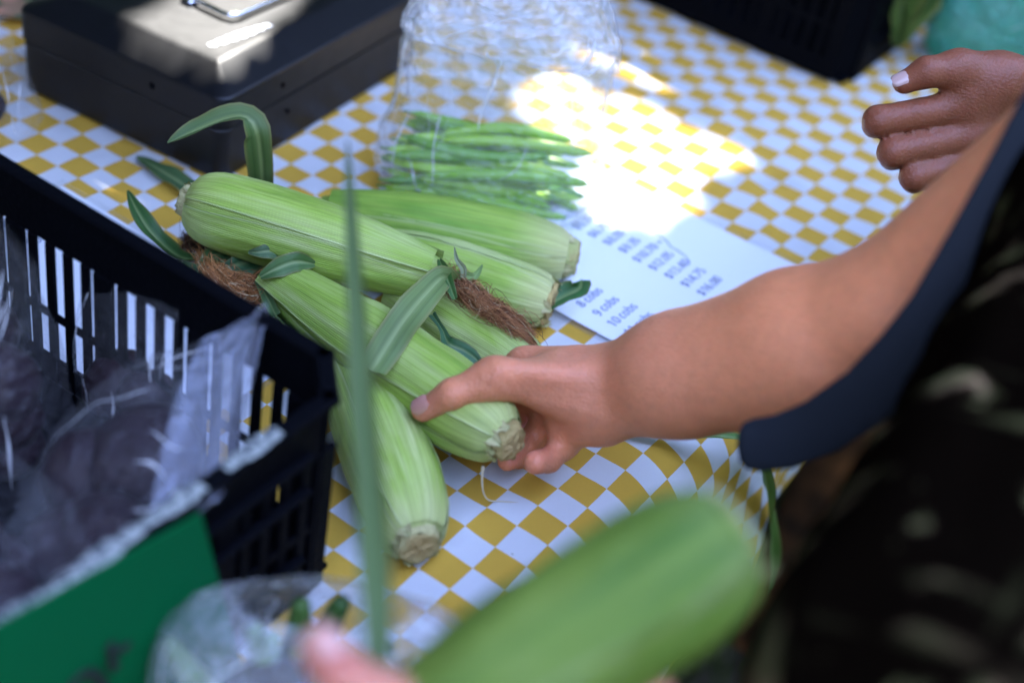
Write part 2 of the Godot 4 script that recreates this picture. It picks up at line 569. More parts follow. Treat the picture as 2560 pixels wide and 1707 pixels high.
# ------------------------------------------------------------------ cloth, table, ground
func wrinkle(x: float, z: float) -> float:
	var h := 0.0012 * sin(x * 31.0 + 2.0 * sin(z * 17.0)) * sin(z * 23.0 + 1.0) + 0.0007 * sin(x * 67.0 - z * 54.0)
	var a := (x + 0.27) * 0.55 + (z + 0.22) * 0.83
	h += 0.0035 * exp(-a * a * 5200.0) * exp(-pow((x + 0.30) * 6.0, 2.0) * 1.2)
	a = (x + 0.05) * 0.8 - (z + 0.47) * 0.6
	h += 0.0034 * exp(-a * a * 6000.0) * exp(-pow((z + 0.5) * 5.0, 2.0))
	a = (x + 0.02) * 0.35 + (z + 0.62) * 0.93
	h += 0.0024 * exp(-a * a * 9000.0) * exp(-pow((x + 0.12) * 7.0, 2.0))
	a = (x - 0.01) * 0.9 + (z - 0.02) * 0.42
	h += 0.0016 * exp(-a * a * 9000.0) * exp(-pow((z - 0.06) * 9.0, 2.0))
	return h

# s is measured along the cloth from x = 0 across the rounded edge and down
func cloth_point(s: float, z: float) -> Vector3:
	var e := 0.044
	var r := 0.05
	if s < e:
		return Vector3(s, wrinkle(s, z), z)
	var q := s - e
	if q < r * 1.45:
		var a := q / r
		return Vector3(e + sin(a) * r, wrinkle(s, z) * (1.0 - a * 0.6) - r * (1.0 - cos(a)), z)
	var d := q - r * 1.45
	var x0 := e + sin(1.45) * r
	var sway := (0.010 * sin(z * 21.0 + 0.6) + 0.006 * sin(z * 47.0 + 1.0)) * smoothstep(0.0, 0.14, d)
	return Vector3(x0 + d * 0.03 + sway, -r * (1.0 - cos(1.45)) - d * 0.985, z)

func setting() -> void:
	var mb := MB.new()
	mb.grid(2, 2, func(u, v): return [Vector3(-30 + 60 * u, -0.74, 30 - 60 * v), Vector2(u, v) * 40.0, Color.WHITE])
	struct(mb, "ground", M.ground)

	mb = MB.new()
	var s0 := -0.95
	var s1 := 0.335
	var z0 := 0.62
	var z1 := -1.22
	var dirt := FastNoiseLite.new()
	dirt.seed = 5
	dirt.frequency = 14.0
	mb.grid(170, 230, func(u, v):
		var s := lerpf(s0, s1, pow(u, 0.8))
		var z := lerpf(z0, z1, v)
		var hem := 0.0
		if s > 0.1:
			hem = (s - 0.1) / 0.235 * (-clampf(-0.36 * (z + 0.2), 0.0, 0.14) + 0.03 * sin(z * 9.0 + 1.7) + 0.012 * sin(z * 31.0))
		var g := 1.0 - 0.13 * clampf(dirt.get_noise_2d(s, z) * 2.4 - 0.5, 0, 1)
		return [cloth_point(s + hem, z), Vector2((s + hem) / 0.05, -z / 0.05), Color(g, g, g * 0.97)])
	tag(put(mb, "tablecloth", M.cloth), "yellow and white checked cloth spread over the stall table", "tablecloth")

	var t := thing("trestle_table", "wooden trestle table hidden under the checked cloth", "table", Vector3(-0.4, -0.74, -0.3))
	mb = MB.new()
	mb.box(Vector3(-0.4295, -0.030, -0.3), Vector3(0.95, 0.036, 1.78), Basis(), 0.004)
	put(mb, "table_top", M.table_wood, t)
	for sx in [-0.82, -0.04]:
		for sz in [0.45, -1.05]:
			mb = MB.new()
			mb.box(Vector3(sx, -0.395, sz), Vector3(0.05, 0.685, 0.05), Basis(), 0.004)
			put(mb, "leg", M.table_wood, t)

	# brown carton standing on the grass beyond the hem
	t = thing("carton", "plain brown carton standing on the grass past the cloth's hem", "box", Vector3(0.190, -0.74, -0.83))
	var b := Basis(Vector3.UP, 0.06)
	mb = MB.new()
	mb.box(Vector3(0.190, -0.466, -0.83), Vector3(0.36, 0.548, 0.30), b, 0.006)
	put(mb, "body", M.brown_board, t)
	for k in [-1.0, 1.0]:
		mb = MB.new()
		mb.box(Vector3(0.190, -0.189, -0.83) + b * Vector3(0, 0, k * 0.075), Vector3(0.358, 0.004, 0.147), b, 0.001)
		put(mb, "flap", M.brown_board, t)

	# crumbs and torn husk fibres lying on the cloth
	mb = MB.new()
	mb.weld = false
	for i in 90:
		var p := Vector3(rng.randf_range(-0.42, 0.04), 0.0, rng.randf_range(-0.36, 0.22))
		p.y = wrinkle(p.x, p.z) + 0.0008
		var a := rng.randf() * TAU
		var l := rng.randf_range(0.0006, 0.0022) * (3.0 if rng.randf() < 0.1 else 1.0)
		var d := Vector3(cos(a), 0.15, sin(a)) * l
		var w := Vector3(-sin(a), 0.0, cos(a)) * minf(l * 0.5, 0.0006)
		var c := Color(0.12, 0.08, 0.03).lerp(Color(0.30, 0.24, 0.10), rng.randf())
		var k := [mb.vert(p - d, Vector2.ZERO, c), mb.vert(p + w, Vector2.ZERO, c), mb.vert(p + d, Vector2.ZERO, c), mb.vert(p - w, Vector2.ZERO, c), mb.vert(p + Vector3.UP * 0.0007, Vector2.ZERO, c)]
		for q in 4:
			mb.tri(k[q], k[(q + 1) % 4], k[4])
	var cr := put(mb, "crumbs", M.silk)
	tag(cr, "tiny brown crumbs and husk fibres scattered on the checked cloth", "crumbs")
	cr.set_meta("kind", "stuff")

	# grass
	mb = MB.new()
	var n := 9000
	for i in n:
		var p := Vector3(rng.randf_range(-0.15, 0.75), -0.738, rng.randf_range(-1.7, 0.2))
		var h := rng.randf_range(0.03, 0.075)
		var a := rng.randf() * TAU
		var side := Vector3(cos(a), 0, sin(a)) * 0.0022
		var lean := Vector3(rng.randf_range(-1, 1), 0, rng.randf_range(-1, 1)) * h * 0.6
		var c := Color(0.035, 0.075, 0.014).lerp(Color(0.10, 0.12, 0.03), rng.randf())
		var k0 := mb.vert(p - side, Vector2.ZERO, c)
		var k1 := mb.vert(p + side, Vector2.ZERO, c)
		var k2 := mb.vert(p + lean + Vector3.UP * h, Vector2.ZERO, c)
		mb.tri(k0, k1, k2)
	mb.weld = false
	var g := put(mb, "grass", M.grass)
	tag(g, "short dark grass under and beside the stall table", "grass")
	g.set_meta("kind", "stuff")

# the tree that shades the stall: leaves everywhere but where the sun gets through to the table
func shade_tree() -> void:
	var holes := [[0.000, -0.3140, -0.4884, -0.3142, -0.5395, -0.2915, -0.5350, -0.2679, -0.5284, -0.2386, -0.5428, -0.2114, -0.5449, -0.1691, -0.5360, -0.1317, -0.5342, -0.0942, -0.5390, -0.0890, -0.5126, -0.1043, -0.5004, -0.1220, -0.4540, -0.1044, -0.4384, -0.0894, -0.4306, -0.0893, -0.3970, -0.0986, -0.4058, -0.0947, -0.3632, -0.0981, -0.3412, -0.1429, -0.3328, -0.1760, -0.3575, -0.1935, -0.4189, -0.2501, -0.4290, -0.3013, -0.4489], [0.000, -0.3318, -0.6087, -0.3082, -0.6315, -0.2739, -0.6328, -0.2298, -0.6333, -0.1993, -0.6222, -0.2125, -0.6034, -0.2466, -0.5875, -0.2794, -0.5932, -0.3160, -0.5841], [0.090, -0.5116, -0.1457, -0.5171, -0.1741, -0.5281, -0.2283, -0.4837, -0.3551, -0.4348, -0.2148, -0.4280, -0.1781, -0.4095, -0.1472, -0.4224, -0.1439, -0.5065, -0.1408], [0.120, -0.3126, -0.3877, -0.2566, -0.4484, -0.1953, -0.3475, -0.2315, -0.2919], [0.052, -0.2597, -0.1285, -0.2470, -0.1428, -0.2334, -0.1461, -0.2383, -0.1322, -0.2525, -0.1247]]
	var t := thing("shade_tree", "broad leafy tree shading the market stall", "tree", Vector3(-2.6, -0.74, -3.9))
	var mb := MB.new()
	mb.tube([Vector3(-2.6, -0.8, -3.9), Vector3(-2.55, 0.4, -3.8), Vector3(-2.4, 1.4, -3.5), Vector3(-2.1, 2.2, -3.0)], [0.24, 0.17, 0.14, 0.1], 14)
	put(mb, "trunk", M.bark, t)
	for e in [Vector3(-0.4, 2.3, -1.2), Vector3(-1.6, 2.4, -0.9), Vector3(-0.1, 2.35, -2.1), Vector3(-2.2, 2.5, -1.6)]:
		mb = MB.new()
		mb.tube(bez(Vector3(-2.4, 1.4, -3.5), Vector3(-2.0, 2.3, -2.8), e, 8), [0.09, 0.08, 0.07, 0.06, 0.05, 0.04, 0.03, 0.02, 0.012], 8)
		put(mb, "limb", M.bark, t)
	var polys := []
	var grown := []
	for hl in holes:
		var pl := PackedVector2Array()
		for q in range(1, hl.size(), 2):
			pl.append(Vector2(hl[q], hl[q + 1]))
		polys.append([hl[0], pl])
	mb = MB.new()
	mb.weld = false
	var b := Basis.looking_at(SUN, Vector3.UP)
	var open := func(q: Vector3, grow: float) -> bool:
		for e in polys:
			var g: Vector3 = q + SUN * (e[0] / SUN.y)
			var pt := Vector2(g.x, g.z)
			if Geometry2D.is_point_in_polygon(pt, e[1]):
				return true
			for w in 8:
				var a := w * TAU / 8.0
				if Geometry2D.is_point_in_polygon(pt + Vector2(cos(a), sin(a)) * grow, e[1]):
					return true
		return false
	var leaf := func(q: Vector3, r: float) -> void:
		var p := q + SUN * (rng.randf_range(2.05, 2.75) / SUN.y)
		var a := rng.randf() * TAU
		var tilt := Vector3(rng.randf_range(-1, 1), rng.randf_range(-1, 1), rng.randf_range(-1, 1)) * 0.25
		var x: Vector3 = (b.x * cos(a) + b.y * sin(a) + tilt).normalized() * r
		var y: Vector3 = (b.y * cos(a) - b.x * sin(a) + tilt.cross(b.z)).normalized() * r
		var c := Color.WHITE
		var k := [mb.vert(p - x * 1.25, Vector2.ZERO, c), mb.vert(p - x * 0.3 + y * 0.8, Vector2.ZERO, c), mb.vert(p + x * 0.7 + y * 0.6, Vector2.ZERO, c), mb.vert(p + x * 1.3, Vector2.ZERO, c), mb.vert(p + x * 0.7 - y * 0.6, Vector2.ZERO, c), mb.vert(p - x * 0.3 - y * 0.8, Vector2.ZERO, c)]
		for w in range(1, 5):
			mb.tri(k[0], k[w], k[w + 1])
	for layer in 2:
		var x := -1.5
		while x < 1.0:
			var z := -1.6
			while z < 1.0:
				var q := Vector3(x + rng.randf_range(-0.012, 0.012), 0, z + rng.randf_range(-0.012, 0.012))
				if not open.call(q, 0.055):
					leaf.call(q, rng.randf_range(0.042, 0.052))
				z += 0.045
			x += 0.045
	for e in polys:
		var lo := Vector2.ONE * 1e9
		var hi := -lo
		for p in e[1]:
			lo = lo.min(p)
			hi = hi.max(p)
		var x := lo.x - 0.1
		while x < hi.x + 0.1:
			var z := lo.y - 0.1
			while z < hi.y + 0.1:
				var q: Vector3 = Vector3(x + rng.randf_range(-0.003, 0.003), e[0], z + rng.randf_range(-0.003, 0.003)) - SUN * (e[0] / SUN.y)
				if open.call(q, 0.075) and not open.call(q, 0.009):
					leaf.call(q, 0.0105)
				z += 0.012
			x += 0.012
	var cr := put(mb, "crown", M.tree_leaf, t)
	cr.set_meta("kind", "stuff")

# tall clipped hedges behind the customers; they keep the low sky off the stall
func hedges() -> void:
	var nz := FastNoiseLite.new()
	nz.seed = 15
	nz.frequency = 1.6
	var runs := [["tall dark hedge behind the customers, parallel to the stall", Vector3(2.9, 0, 3.4), Vector3(3.4, 0, -3.6), 3.7], ["tall dark hedge closing the near end of the market lane", Vector3(-3.2, 0, 3.4), Vector3(2.4, 0, 3.8), 2.3], ["tall dark hedge across the far end behind the tree", Vector3(3.2, 0, -4.2), Vector3(-4.4, 0, -4.8)], ["tall dark hedge at the seller's back, along the left of the stall", Vector3(-3.9, 0, -4.2), Vector3(-3.6, 0, 2.8)]]
	for r in runs:
		var a: Vector3 = r[1]
		var d: Vector3 = r[2] - a
		var n := d.cross(Vector3.UP).normalized()
		var t := thing("hedge", r[0], "hedge", a + d * 0.5 + Vector3.UP * -0.74)
		var mb := MB.new()
		mb.grid(90, 60, func(u, v):
			var s: float = u
			var k: float = v * 2.0 - 1.0
			var y: float = -0.74 + (r[3] if r.size() > 3 else 4.1) * (1.0 - pow(absf(k), 6.0))
			var p: Vector3 = a + d * s + n * (0.45 * signf(k) * minf(1.0, absf(k) * 1.6)) + Vector3.UP * (y + 0.74) - Vector3.UP * 0.74
			return [p + Vector3(1, 0.6, 1) * 0.14 * nz.get_noise_3dv(p) + n * 0.07 * nz.get_noise_3dv(p * 4.0), Vector2(u, v), Color.WHITE])
		put(mb, "foliage", M.tree_leaf, t)

# canvas roof of the stall over its near end; the far end stands under the tree
func awning() -> void:
	var t := thing("stall_awning", "green canvas roof on posts over the near end of the stall", "awning", Vector3(-1.2, -0.74, 1.1))
	var mb := MB.new()
	mb.grid(30, 30, func(u, v):
		var x := lerpf(-2.7, -0.02, u)
		var z := lerpf(2.7, -0.92, v)
		return [Vector3(x, 1.5 + 0.45 * (1.0 - maxf(absf(u * 2.0 - 1.0), absf(v * 2.0 - 1.0))) - 0.03 * sin(u * PI) * sin(v * PI), z), Vector2(u, v), Color.WHITE])
	put(mb, "canvas", M.canvas, t)
	for e in [[-2.66, -0.88], [-2.66, 2.66], [-0.16, 2.66], [-0.9, 2.66]]:
		mb = MB.new()
		mb.tube([Vector3(e[0], -0.74, e[1]), Vector3(e[0], 1.52, e[1])], [0.018, 0.018], 10)
		put(mb, "post", M.chrome, t)

# ------------------------------------------------------------------ black cash box
func rounded_ring(c0: Vector3, u: Vector3, w: Vector3, lu: float, lw: float, inset: float, r: float, y: float) -> Array:
	var out := []
	r = maxf(r - inset * 0.3, 0.002)
	for k in 4:
		var cu: float = [lu - inset - r, inset + r, inset + r, lu - inset - r][k]
		var cw: float = [lw - inset - r, lw - inset - r, inset + r, inset + r][k]
		for j in 7:
			var a := (k * 90.0 + j * 15.0) * PI / 180.0
			out.append(c0 + u * (cu + cos(a) * r) + w * (cw + sin(a) * r) + Vector3.UP * y)
	return out

func loft(mb: MB, rings: Array, cap_top: bool, cap_bottom: bool) -> void:
	mb.weld = false
	var n: int = rings[0].size()
	var mid := Vector3.ZERO
	for p in rings[0]:
		mid += p
	mid /= n
	for j in rings.size() - 1:
		for i in n:
			var i2 := (i + 1) % n
			mb.face([rings[j][i], rings[j][i2], rings[j + 1][i2], rings[j + 1][i]], Vector3(mid.x, minf(rings[j][i].y, rings[j + 1][i].y) - 0.02, mid.z))
	if cap_top:
		mb.face(rings[-1], mid - Vector3.UP)
	if cap_bottom:
		mb.face(rings[0], mid + Vector3.UP)

func cash_box() -> void:
	var c0 := Vector3(-0.3895, 0.0, -0.128)
	var u := Vector3(-0.9965, 0, 0.083)
	var w := Vector3(-0.083, 0, -0.9965)
	var lu := 0.226
	var lw := 0.305
	var t := thing("cash_box", "closed black metal cash box with folding handle behind the corn", "cash box", c0 + u * lu * 0.5 + w * lw * 0.5)
	var rr := func(ins: float, y: float) -> Array: return rounded_ring(c0, u, w, lu, lw, ins, 0.012, y)
	var mb := MB.new()
	loft(mb, [rr.call(0.003, 0.003), rr.call(0.0015, 0.005), rr.call(0.0015, 0.049), rr.call(0.0025, 0.0505), rr.call(0.006, 0.0505)], true, true)
	put(mb, "base", M.black_metal, t)
	mb = MB.new()
	loft(mb, [rr.call(0.002, 0.053), rr.call(0.0, 0.0535), rr.call(0.0, 0.0775), rr.call(0.0006, 0.0800), rr.call(0.0022, 0.0815), rr.call(0.030, 0.0928), rr.call(0.033, 0.0936), rr.call(0.036, 0.0940)], true, true)
	put(mb, "lid", M.black_metal, t)
	# chrome handle folded down on the lid
	mb = MB.new()
	var y := 0.0985
	mb.tube([Vector3(-0.512, 0.094, -0.214), Vector3(-0.505, y, -0.2155), Vector3(-0.475, y, -0.2165), Vector3(-0.467, y, -0.2195), Vector3(-0.4645, y, -0.226), Vector3(-0.4655, y, -0.27), Vector3(-0.4665, y, -0.315), Vector3(-0.470, y, -0.3215), Vector3(-0.478, y, -0.3245), Vector3(-0.507, y, -0.3245), Vector3(-0.514, 0.094, -0.3245)], [0.0024, 0.0024, 0.0024, 0.0024, 0.0024, 0.0024, 0.0024, 0.0024, 0.0024, 0.0024, 0.0024], 10)
	put(mb, "handle", M.chrome, t)
	for z in [-0.2145, -0.3245]:
		mb = MB.new()
		mb.box(Vector3(-0.513, 0.0962, z), Vector3(0.012, 0.005, 0.012), Basis(), 0.001)
		put(mb, "hinge", M.chrome, t)
	# torn remains of a white sticker
	mb = MB.new()
	var a := Vector3(-0.4468, 0.0945, -0.1700)
	var b := Vector3(-0.4412, 0.0945, -0.2390)
	var x := (b - a).normalized()
	var s := Vector3(-x.z, 0, x.x)
	mb.grid(26, 3, func(p, q):
		var e := 0.0016 * sin(p * 41.0) + 0.001 * sin(p * 97.0 + q * 5.0)
		return [a.lerp(b, p) + s * ((q - 0.5) * 0.0095 * (0.6 + 0.5 * sin(p * PI)) + e * (q - 0.3)) + x * 0.002 * sin(q * 9.0), Vector2(p, q), Color.WHITE])
	put(mb, "sticker", M.sticker, t).set_meta("label", "torn white strip of sticker on the lid")
	for e in [[0.0, 0.016, 0.048], [0.0, 0.05, 0.024]]:
		mb = MB.new()
		var p: Vector3 = c0 + w * (0.075 + e[1] * 0.3) + Vector3.UP * (0.066 if e[2] > 0.03 else 0.036)
		mb.ball(p, Basis.from_scale(Vector3(0.0014, 0.0022, 0.0022)))
		put(mb, "rivet", M.black_plastic, t)
	mb = MB.new()
	mb.ball(c0 + u * 0.075 + Vector3.UP * 0.066, Basis.from_scale(Vector3(0.003, 0.003, 0.0015)))
	put(mb, "rivet", M.black_plastic, t)

# ------------------------------------------------------------------ black plastic crates with slotted walls
func crate(label: String, x0: float, x1: float, z0: float, z1: float, h: float) -> Node3D:
	var t := thing("crate", label, "crate", Vector3((x0 + x1) / 2, 0, (z0 + z1) / 2))
	var ch := 0.030
	var y0 := 0.004
	var mb := MB.new()
	# rim: a flat lip round the top, its corners cut off
	var pts := [Vector2(x0 + ch, z0), Vector2(x1 - ch, z0), Vector2(x1, z0 + ch), Vector2(x1, z1 - ch), Vector2(x1 - ch, z1), Vector2(x0 + ch, z1), Vector2(x0, z1 - ch), Vector2(x0, z0 + ch)]
	var mid := Vector2((x0 + x1) / 2, (z0 + z1) / 2)
	for i in 8:
		var a: Vector2 = pts[i]
		var b: Vector2 = pts[(i + 1) % 8]
		var d := (b - a).normalized()
		var nrm := Vector2(d.y, -d.x)
		if nrm.dot(a - mid) < 0:
			nrm = -nrm
		var bs := Basis(Vector3(d.x, 0, d.y), Vector3.UP, Vector3(d.x, 0, d.y).cross(Vector3.UP))
		var c := (a + b) / 2
		mb = MB.new()
		mb.box(Vector3(c.x - nrm.x * 0.0055, h - 0.003, c.y - nrm.y * 0.0055), Vector3(a.distance_to(b) + 0.0045, 0.006, 0.011), bs, 0.0016)
		put(mb, "rim", M.black_plastic, t)
		mb = MB.new()
		mb.box(Vector3(c.x - nrm.x * 0.0068, h - 0.024, c.y - nrm.y * 0.0068), Vector3(a.distance_to(b) + 0.001, 0.036, 0.0028), bs, 0.0006)
		if i % 2 == 1:
			mb.box(Vector3(c.x - nrm.x * 0.0068, (h - 0.042 + y0) / 2, c.y - nrm.y * 0.0068), Vector3(a.distance_to(b) + 0.001, h - 0.042 - y0, 0.0028), bs, 0.0006)
		put(mb, "corner_post" if i % 2 == 1 else "wall_band", M.black_plastic, t)
		if i % 2 == 1:
			continue
		var ln := a.distance_to(b)
		var top := h - 0.042
		for yy in [[y0 + 0.011, 0.022], [0.062, 0.006]]:
			mb = MB.new()
			mb.box(Vector3(c.x - nrm.x * 0.0068, yy[0], c.y - nrm.y * 0.0068), Vector3(ln, yy[1], 0.0028), bs, 0.0006)
			put(mb, "cross_bar", M.black_plastic, t)
		for yy in ([h - 0.035, h - 0.062, 0.045] if i == 2 else []):
			mb = MB.new()
			mb.box(Vector3(c.x - nrm.x * 0.0035, yy, c.y - nrm.y * 0.0035), Vector3(ln - 0.03, 0.0045, 0.0065), bs, 0.0012)
			put(mb, "outer_rib", M.black_plastic, t)
		var shared: Mesh = null
		var wide: Mesh = null
		var n := int(ln / 0.0159)
		for k in n + 1:
			var s := -ln / 2 + ln * k / n
			var pillar := k % 5 == 0
			var p3 := Vector3(c.x - nrm.x * 0.0068, 0, c.y - nrm.y * 0.0068) + bs.x * s
			var o := MeshInstance3D.new()
			o.name = "pillar" if pillar else "slat"
			if (wide if pillar else shared) == null:
				mb = MB.new()
				mb.box(Vector3(0, (top + y0) / 2, 0), Vector3(0.0165 if pillar else 0.0076, top - y0, 0.0046 if pillar else 0.0036), bs, 0.0008)
				if pillar:
					wide = mb.mesh(Transform3D())
				else:
					shared = mb.mesh(Transform3D())
			o.mesh = wide if pillar else shared
			o.material_override = M.black_plastic
			t.add_child(o, true)
			o.position = p3 - t.position
	mb = MB.new()
	mb.box(Vector3(mid.x, y0 + 0.002, mid.y), Vector3(x1 - x0 - 0.02, 0.004, z1 - z0 - 0.02), Basis(), 0.001)
	put(mb, "floor", M.black_plastic, t)
	return t

func crates() -> void:
	var t := crate("black slotted plastic crate of bagged dark vegetables with a green card on its side", -0.435, -0.031, 0.131, 0.485, 0.163)
	# worn pale label along the rim
	var mb := MB.new()
	var nz := FastNoiseLite.new()
	nz.seed = 8
	nz.frequency = 90.0
	for part in [[0.2047, 0.2459], [0.2620, 0.46]]:
		var za: float = part[0]
		var zb: float = part[1]
		var base := mb.v.size()
		mb.grid(8, 150, func(u, v):
			var z := lerpf(za, zb, v)
			var e := 0.0018 * nz.get_noise_2d(z * 1.5, u * 0.004) + 0.0015 * sin(z * 120.0)
			var d := clampf(nz.get_noise_2d(z * 2.2, u * 0.016) * 2.5 + 0.15 - 1.4 * (u - 0.62), 0, 1)
			return [Vector3(-0.0412 + u * 0.0088 + (e if u > 0.1 else -e), 0.1637, z), Vector2(u, v), Color(1, 1, 1).lerp(Color(0.06, 0.08, 0.12), d * 0.85)])
		if base < 0:
			break
	put(mb, "label_strip", M.label_strip, t).set_meta("label", "worn pale label strip along the crate's rim")
	# green card with black marker writing, hung on the outer wall
	var card := thing("price_card", "bright green card with black marker writing on the crate's side", "sign", Vector3(-0.02, 0, 0.36))
	mb = MB.new()
	var c := [Vector3(-0.0245, 0.1608, 0.2752), Vector3(-0.0245, 0.1853, 0.4097), Vector3(-0.0190, 0.0487, 0.4019), Vector3(-0.0190, -0.0459, 0.2271)]
	mb.weld = false
	var o3 := Vector3(0.0012, 0, 0)
	mb.face(c, Vector3(-1, 0.1, 0.3))
	mb.face([c[0] - o3, c[1] - o3, c[2] - o3, c[3] - o3], Vector3(1, 0.1, 0.3))
	for k in 4:
		mb.face([c[k], c[(k + 1) % 4], c[(k + 1) % 4] - o3, c[k] - o3], (c[0] + c[2]) / 2)
	put(mb, "card", M.green_card, card)
	var off := Vector3(0.0016, 0, 0)
	for st in [[Vector3(-0.0212, 0.1223, 0.3399), Vector3(-0.0209, 0.1136, 0.3386), Vector3(-0.0206, 0.1095, 0.3397), Vector3(-0.0204, 0.1023, 0.3369)], [Vector3(-0.0208, 0.1118, 0.3384), Vector3(-0.0209, 0.1128, 0.3337), Vector3(-0.0210, 0.1106, 0.3278)], [Vector3(-0.0200, 0.1088, 0.3669), Vector3(-0.0204, 0.1160, 0.3638), Vector3(-0.0206, 0.1168, 0.3582), Vector3(-0.0206, 0.1131, 0.3528), Vector3(-0.0205, 0.1047, 0.3475), Vector3(-0.0202, 0.0930, 0.3445), Vector3(-0.0200, 0.0807, 0.3439)]]:
		mb = MB.new()
		var cv := Curve3D.new()
		for i in st.size():
			var tg: Vector3 = (st[mini(i + 1, st.size() - 1)] - st[maxi(i - 1, 0)]) / 6.0
			cv.add_point(st[i] + off * 0.6, -tg, tg)
		var path := []
		var rad := []
		for i in 17:
			path.append(cv.sample_baked(cv.get_baked_length() * i / 16.0))
			rad.append(0.0027 + 0.0005 * sin(i * 1.3))
		mb.tube(path, rad, 8, Color.WHITE, 0.25, Vector3(1, 0, 0))
		put(mb, "marker_stroke", M.marker, card)

	var far := crate("black slotted crate of leafy greens at the back of the table", -0.50, -0.0825, -1.06, -0.742, 0.19)
	for k in 9:
		var at := Vector3(-0.44 + 0.045 * k + rng.randf_range(-0.01, 0.01), 0.03, rng.randf_range(-0.96, -0.82))
		var b := thing("leafy_bunch", "bunch of green leaves standing in the far black crate", "vegetables", at, "leafy bunches in the far crate")
		for q in 9:
			mb = MB.new()
			var a := rng.randf() * TAU
			var d := Vector3(cos(a), 0, sin(a))
			var hh := rng.randf_range(0.09, 0.15)
			var col := Color(0.06, 0.16, 0.03).lerp(Color(0.22, 0.34, 0.08), rng.randf())
			blade(mb, [at, at + d * 0.015 + Vector3.UP * hh * 0.5, at + d * 0.04 + Vector3.UP * hh], [0.006, 0.022, 0.004], [d, d, d], col, col * 0.7, 0.2, 0.2, 8)
			put(mb, "leaf", M.greens, b)

# ------------------------------------------------------------------ price sheets in clear sleeves
func flat_text(parent: Node3D, txt: String, at: Vector3, size: float, m: Material) -> void:
	var tm := TextMesh.new()
	var f := SystemFont.new()
	f.font_names = PackedStringArray(["Droid Sans"])
	tm.font = f
	tm.text = txt
	tm.font_size = 32
	tm.pixel_size = size / 32.0
	tm.depth = 0.0002
	tm.curve_step = 1.5
	tm.horizontal_alignment = HORIZONTAL_ALIGNMENT_CENTER
	tm.vertical_alignment = VERTICAL_ALIGNMENT_CENTER
	var o := MeshInstance3D.new()
	o.name = "printed_line"
	o.mesh = tm
	o.material_override = m
	parent.add_child(o, true)
	o.transform = Transform3D(Basis(Vector3(0, 0, -1), Vector3(-1, 0, 0), Vector3(0, 1, 0)), at - parent.position)

func sheet(label: String, x0: float, x1: float, z0: float, z1: float, lines: Array, zl: float, zr: float) -> Node3D:
	var t := thing("price_sheet", label, "price list", Vector3((x0 + x1) / 2, 0.003, (z0 + z1) / 2))
	var lift := func(x: float, z: float) -> float: return 0.0042 + 0.0006 * sin(x * 30.0) * sin(z * 25.0)
	var mb := MB.new()
	mb.grid(16, 12, func(u, v):
		var p := Vector3(lerpf(x0, x1, u), 0, lerpf(z1, z0, v))
		p.y = lift.call(p.x, p.z)
		return [p, Vector2(u, v), Color.WHITE])
	put(mb, "paper", M.paper, t)
	mb = MB.new()
	mb.grid(16, 12, func(u, v):
		var p := Vector3(lerpf(x0 - 0.006, x1 + 0.006, u), 0, lerpf(z1 + 0.009, z0 - 0.005, v))
		p.y = lift.call(p.x, p.z) + 0.0012
		return [p, Vector2(u, v), Color.WHITE])
	put(mb, "clear_sleeve", M.sleeve_film, t)
	for l in lines:
		flat_text(t, l[1], Vector3(l[0], lift.call(l[0], zl) + 0.0004, zl), 0.0112, M.ink)
		if l.size() > 2:
			flat_text(t, l[2], Vector3(l[0], lift.call(l[0], zr) + 0.0004, zr), 0.0112, M.ink)
	return t

func price_sheets() -> void:
	var names := ["1 cob", "2 cobs", "3 cobs", "4 cobs", "5 cobs", "6 cobs", "7 cobs", "8 cobs", "9 cobs", "10 cobs", "11 cobs", "12 cobs"]
	var costs := ["$1.35", "$2.70", "$4.00", "$5.35", "$6.70", "$8.00", "$9.35", "$10.70", "$12.05", "$13.40", "$14.75", "$16.00"]
	var lines := []
	for k in 12:
		lines.append([-0.1895 + 0.0159 * k, names[k], costs[k]])
	var t := sheet("white price list of corn cobs lying by the bag of beans", -0.255, 0.032, -0.402, -0.192, lines, -0.2265, -0.3158)
	var mb := MB.new()
	var pen := [Vector3(-0.0862, 0.0049, -0.3475), Vector3(-0.0826, 0.0049, -0.3484), Vector3(-0.075, 0.0049, -0.346), Vector3(-0.0671, 0.0049, -0.3406), Vector3(-0.060, 0.0049, -0.3405), Vector3(-0.0511, 0.0049, -0.3381), Vector3(-0.0444, 0.0049, -0.3334), Vector3(-0.0425, 0.0049, -0.329)]
	mb.tube(pen, [0.0005, 0.0005, 0.0006, 0.0005, 0.0006, 0.0005, 0.0005, 0.0004], 6, Color.WHITE, 0.2)
	put(mb, "pen_line", M.pen, t)
	mb = MB.new()
	mb.tube([Vector3(-0.080, 0.0049, -0.3375), Vector3(-0.0765, 0.0049, -0.3415)], [0.0005, 0.0005], 6, Color.WHITE, 0.2)
	mb.tube([Vector3(-0.0768, 0.0049, -0.3378), Vector3(-0.0798, 0.0049, -0.3412)], [0.0005, 0.0005], 6, Color.WHITE, 0.2)
	put(mb, "pen_cross", M.pen, t)
	lines = []
	var x := -0.4737
	for k in 9:
		lines.append([x + 0.0159 * (k - 5), names[k + 1]])
	sheet("white price list half under the crate of dark vegetables", -0.47, -0.19, -0.0290, 0.25, lines, 0.0172 + 0.009, 0.2)

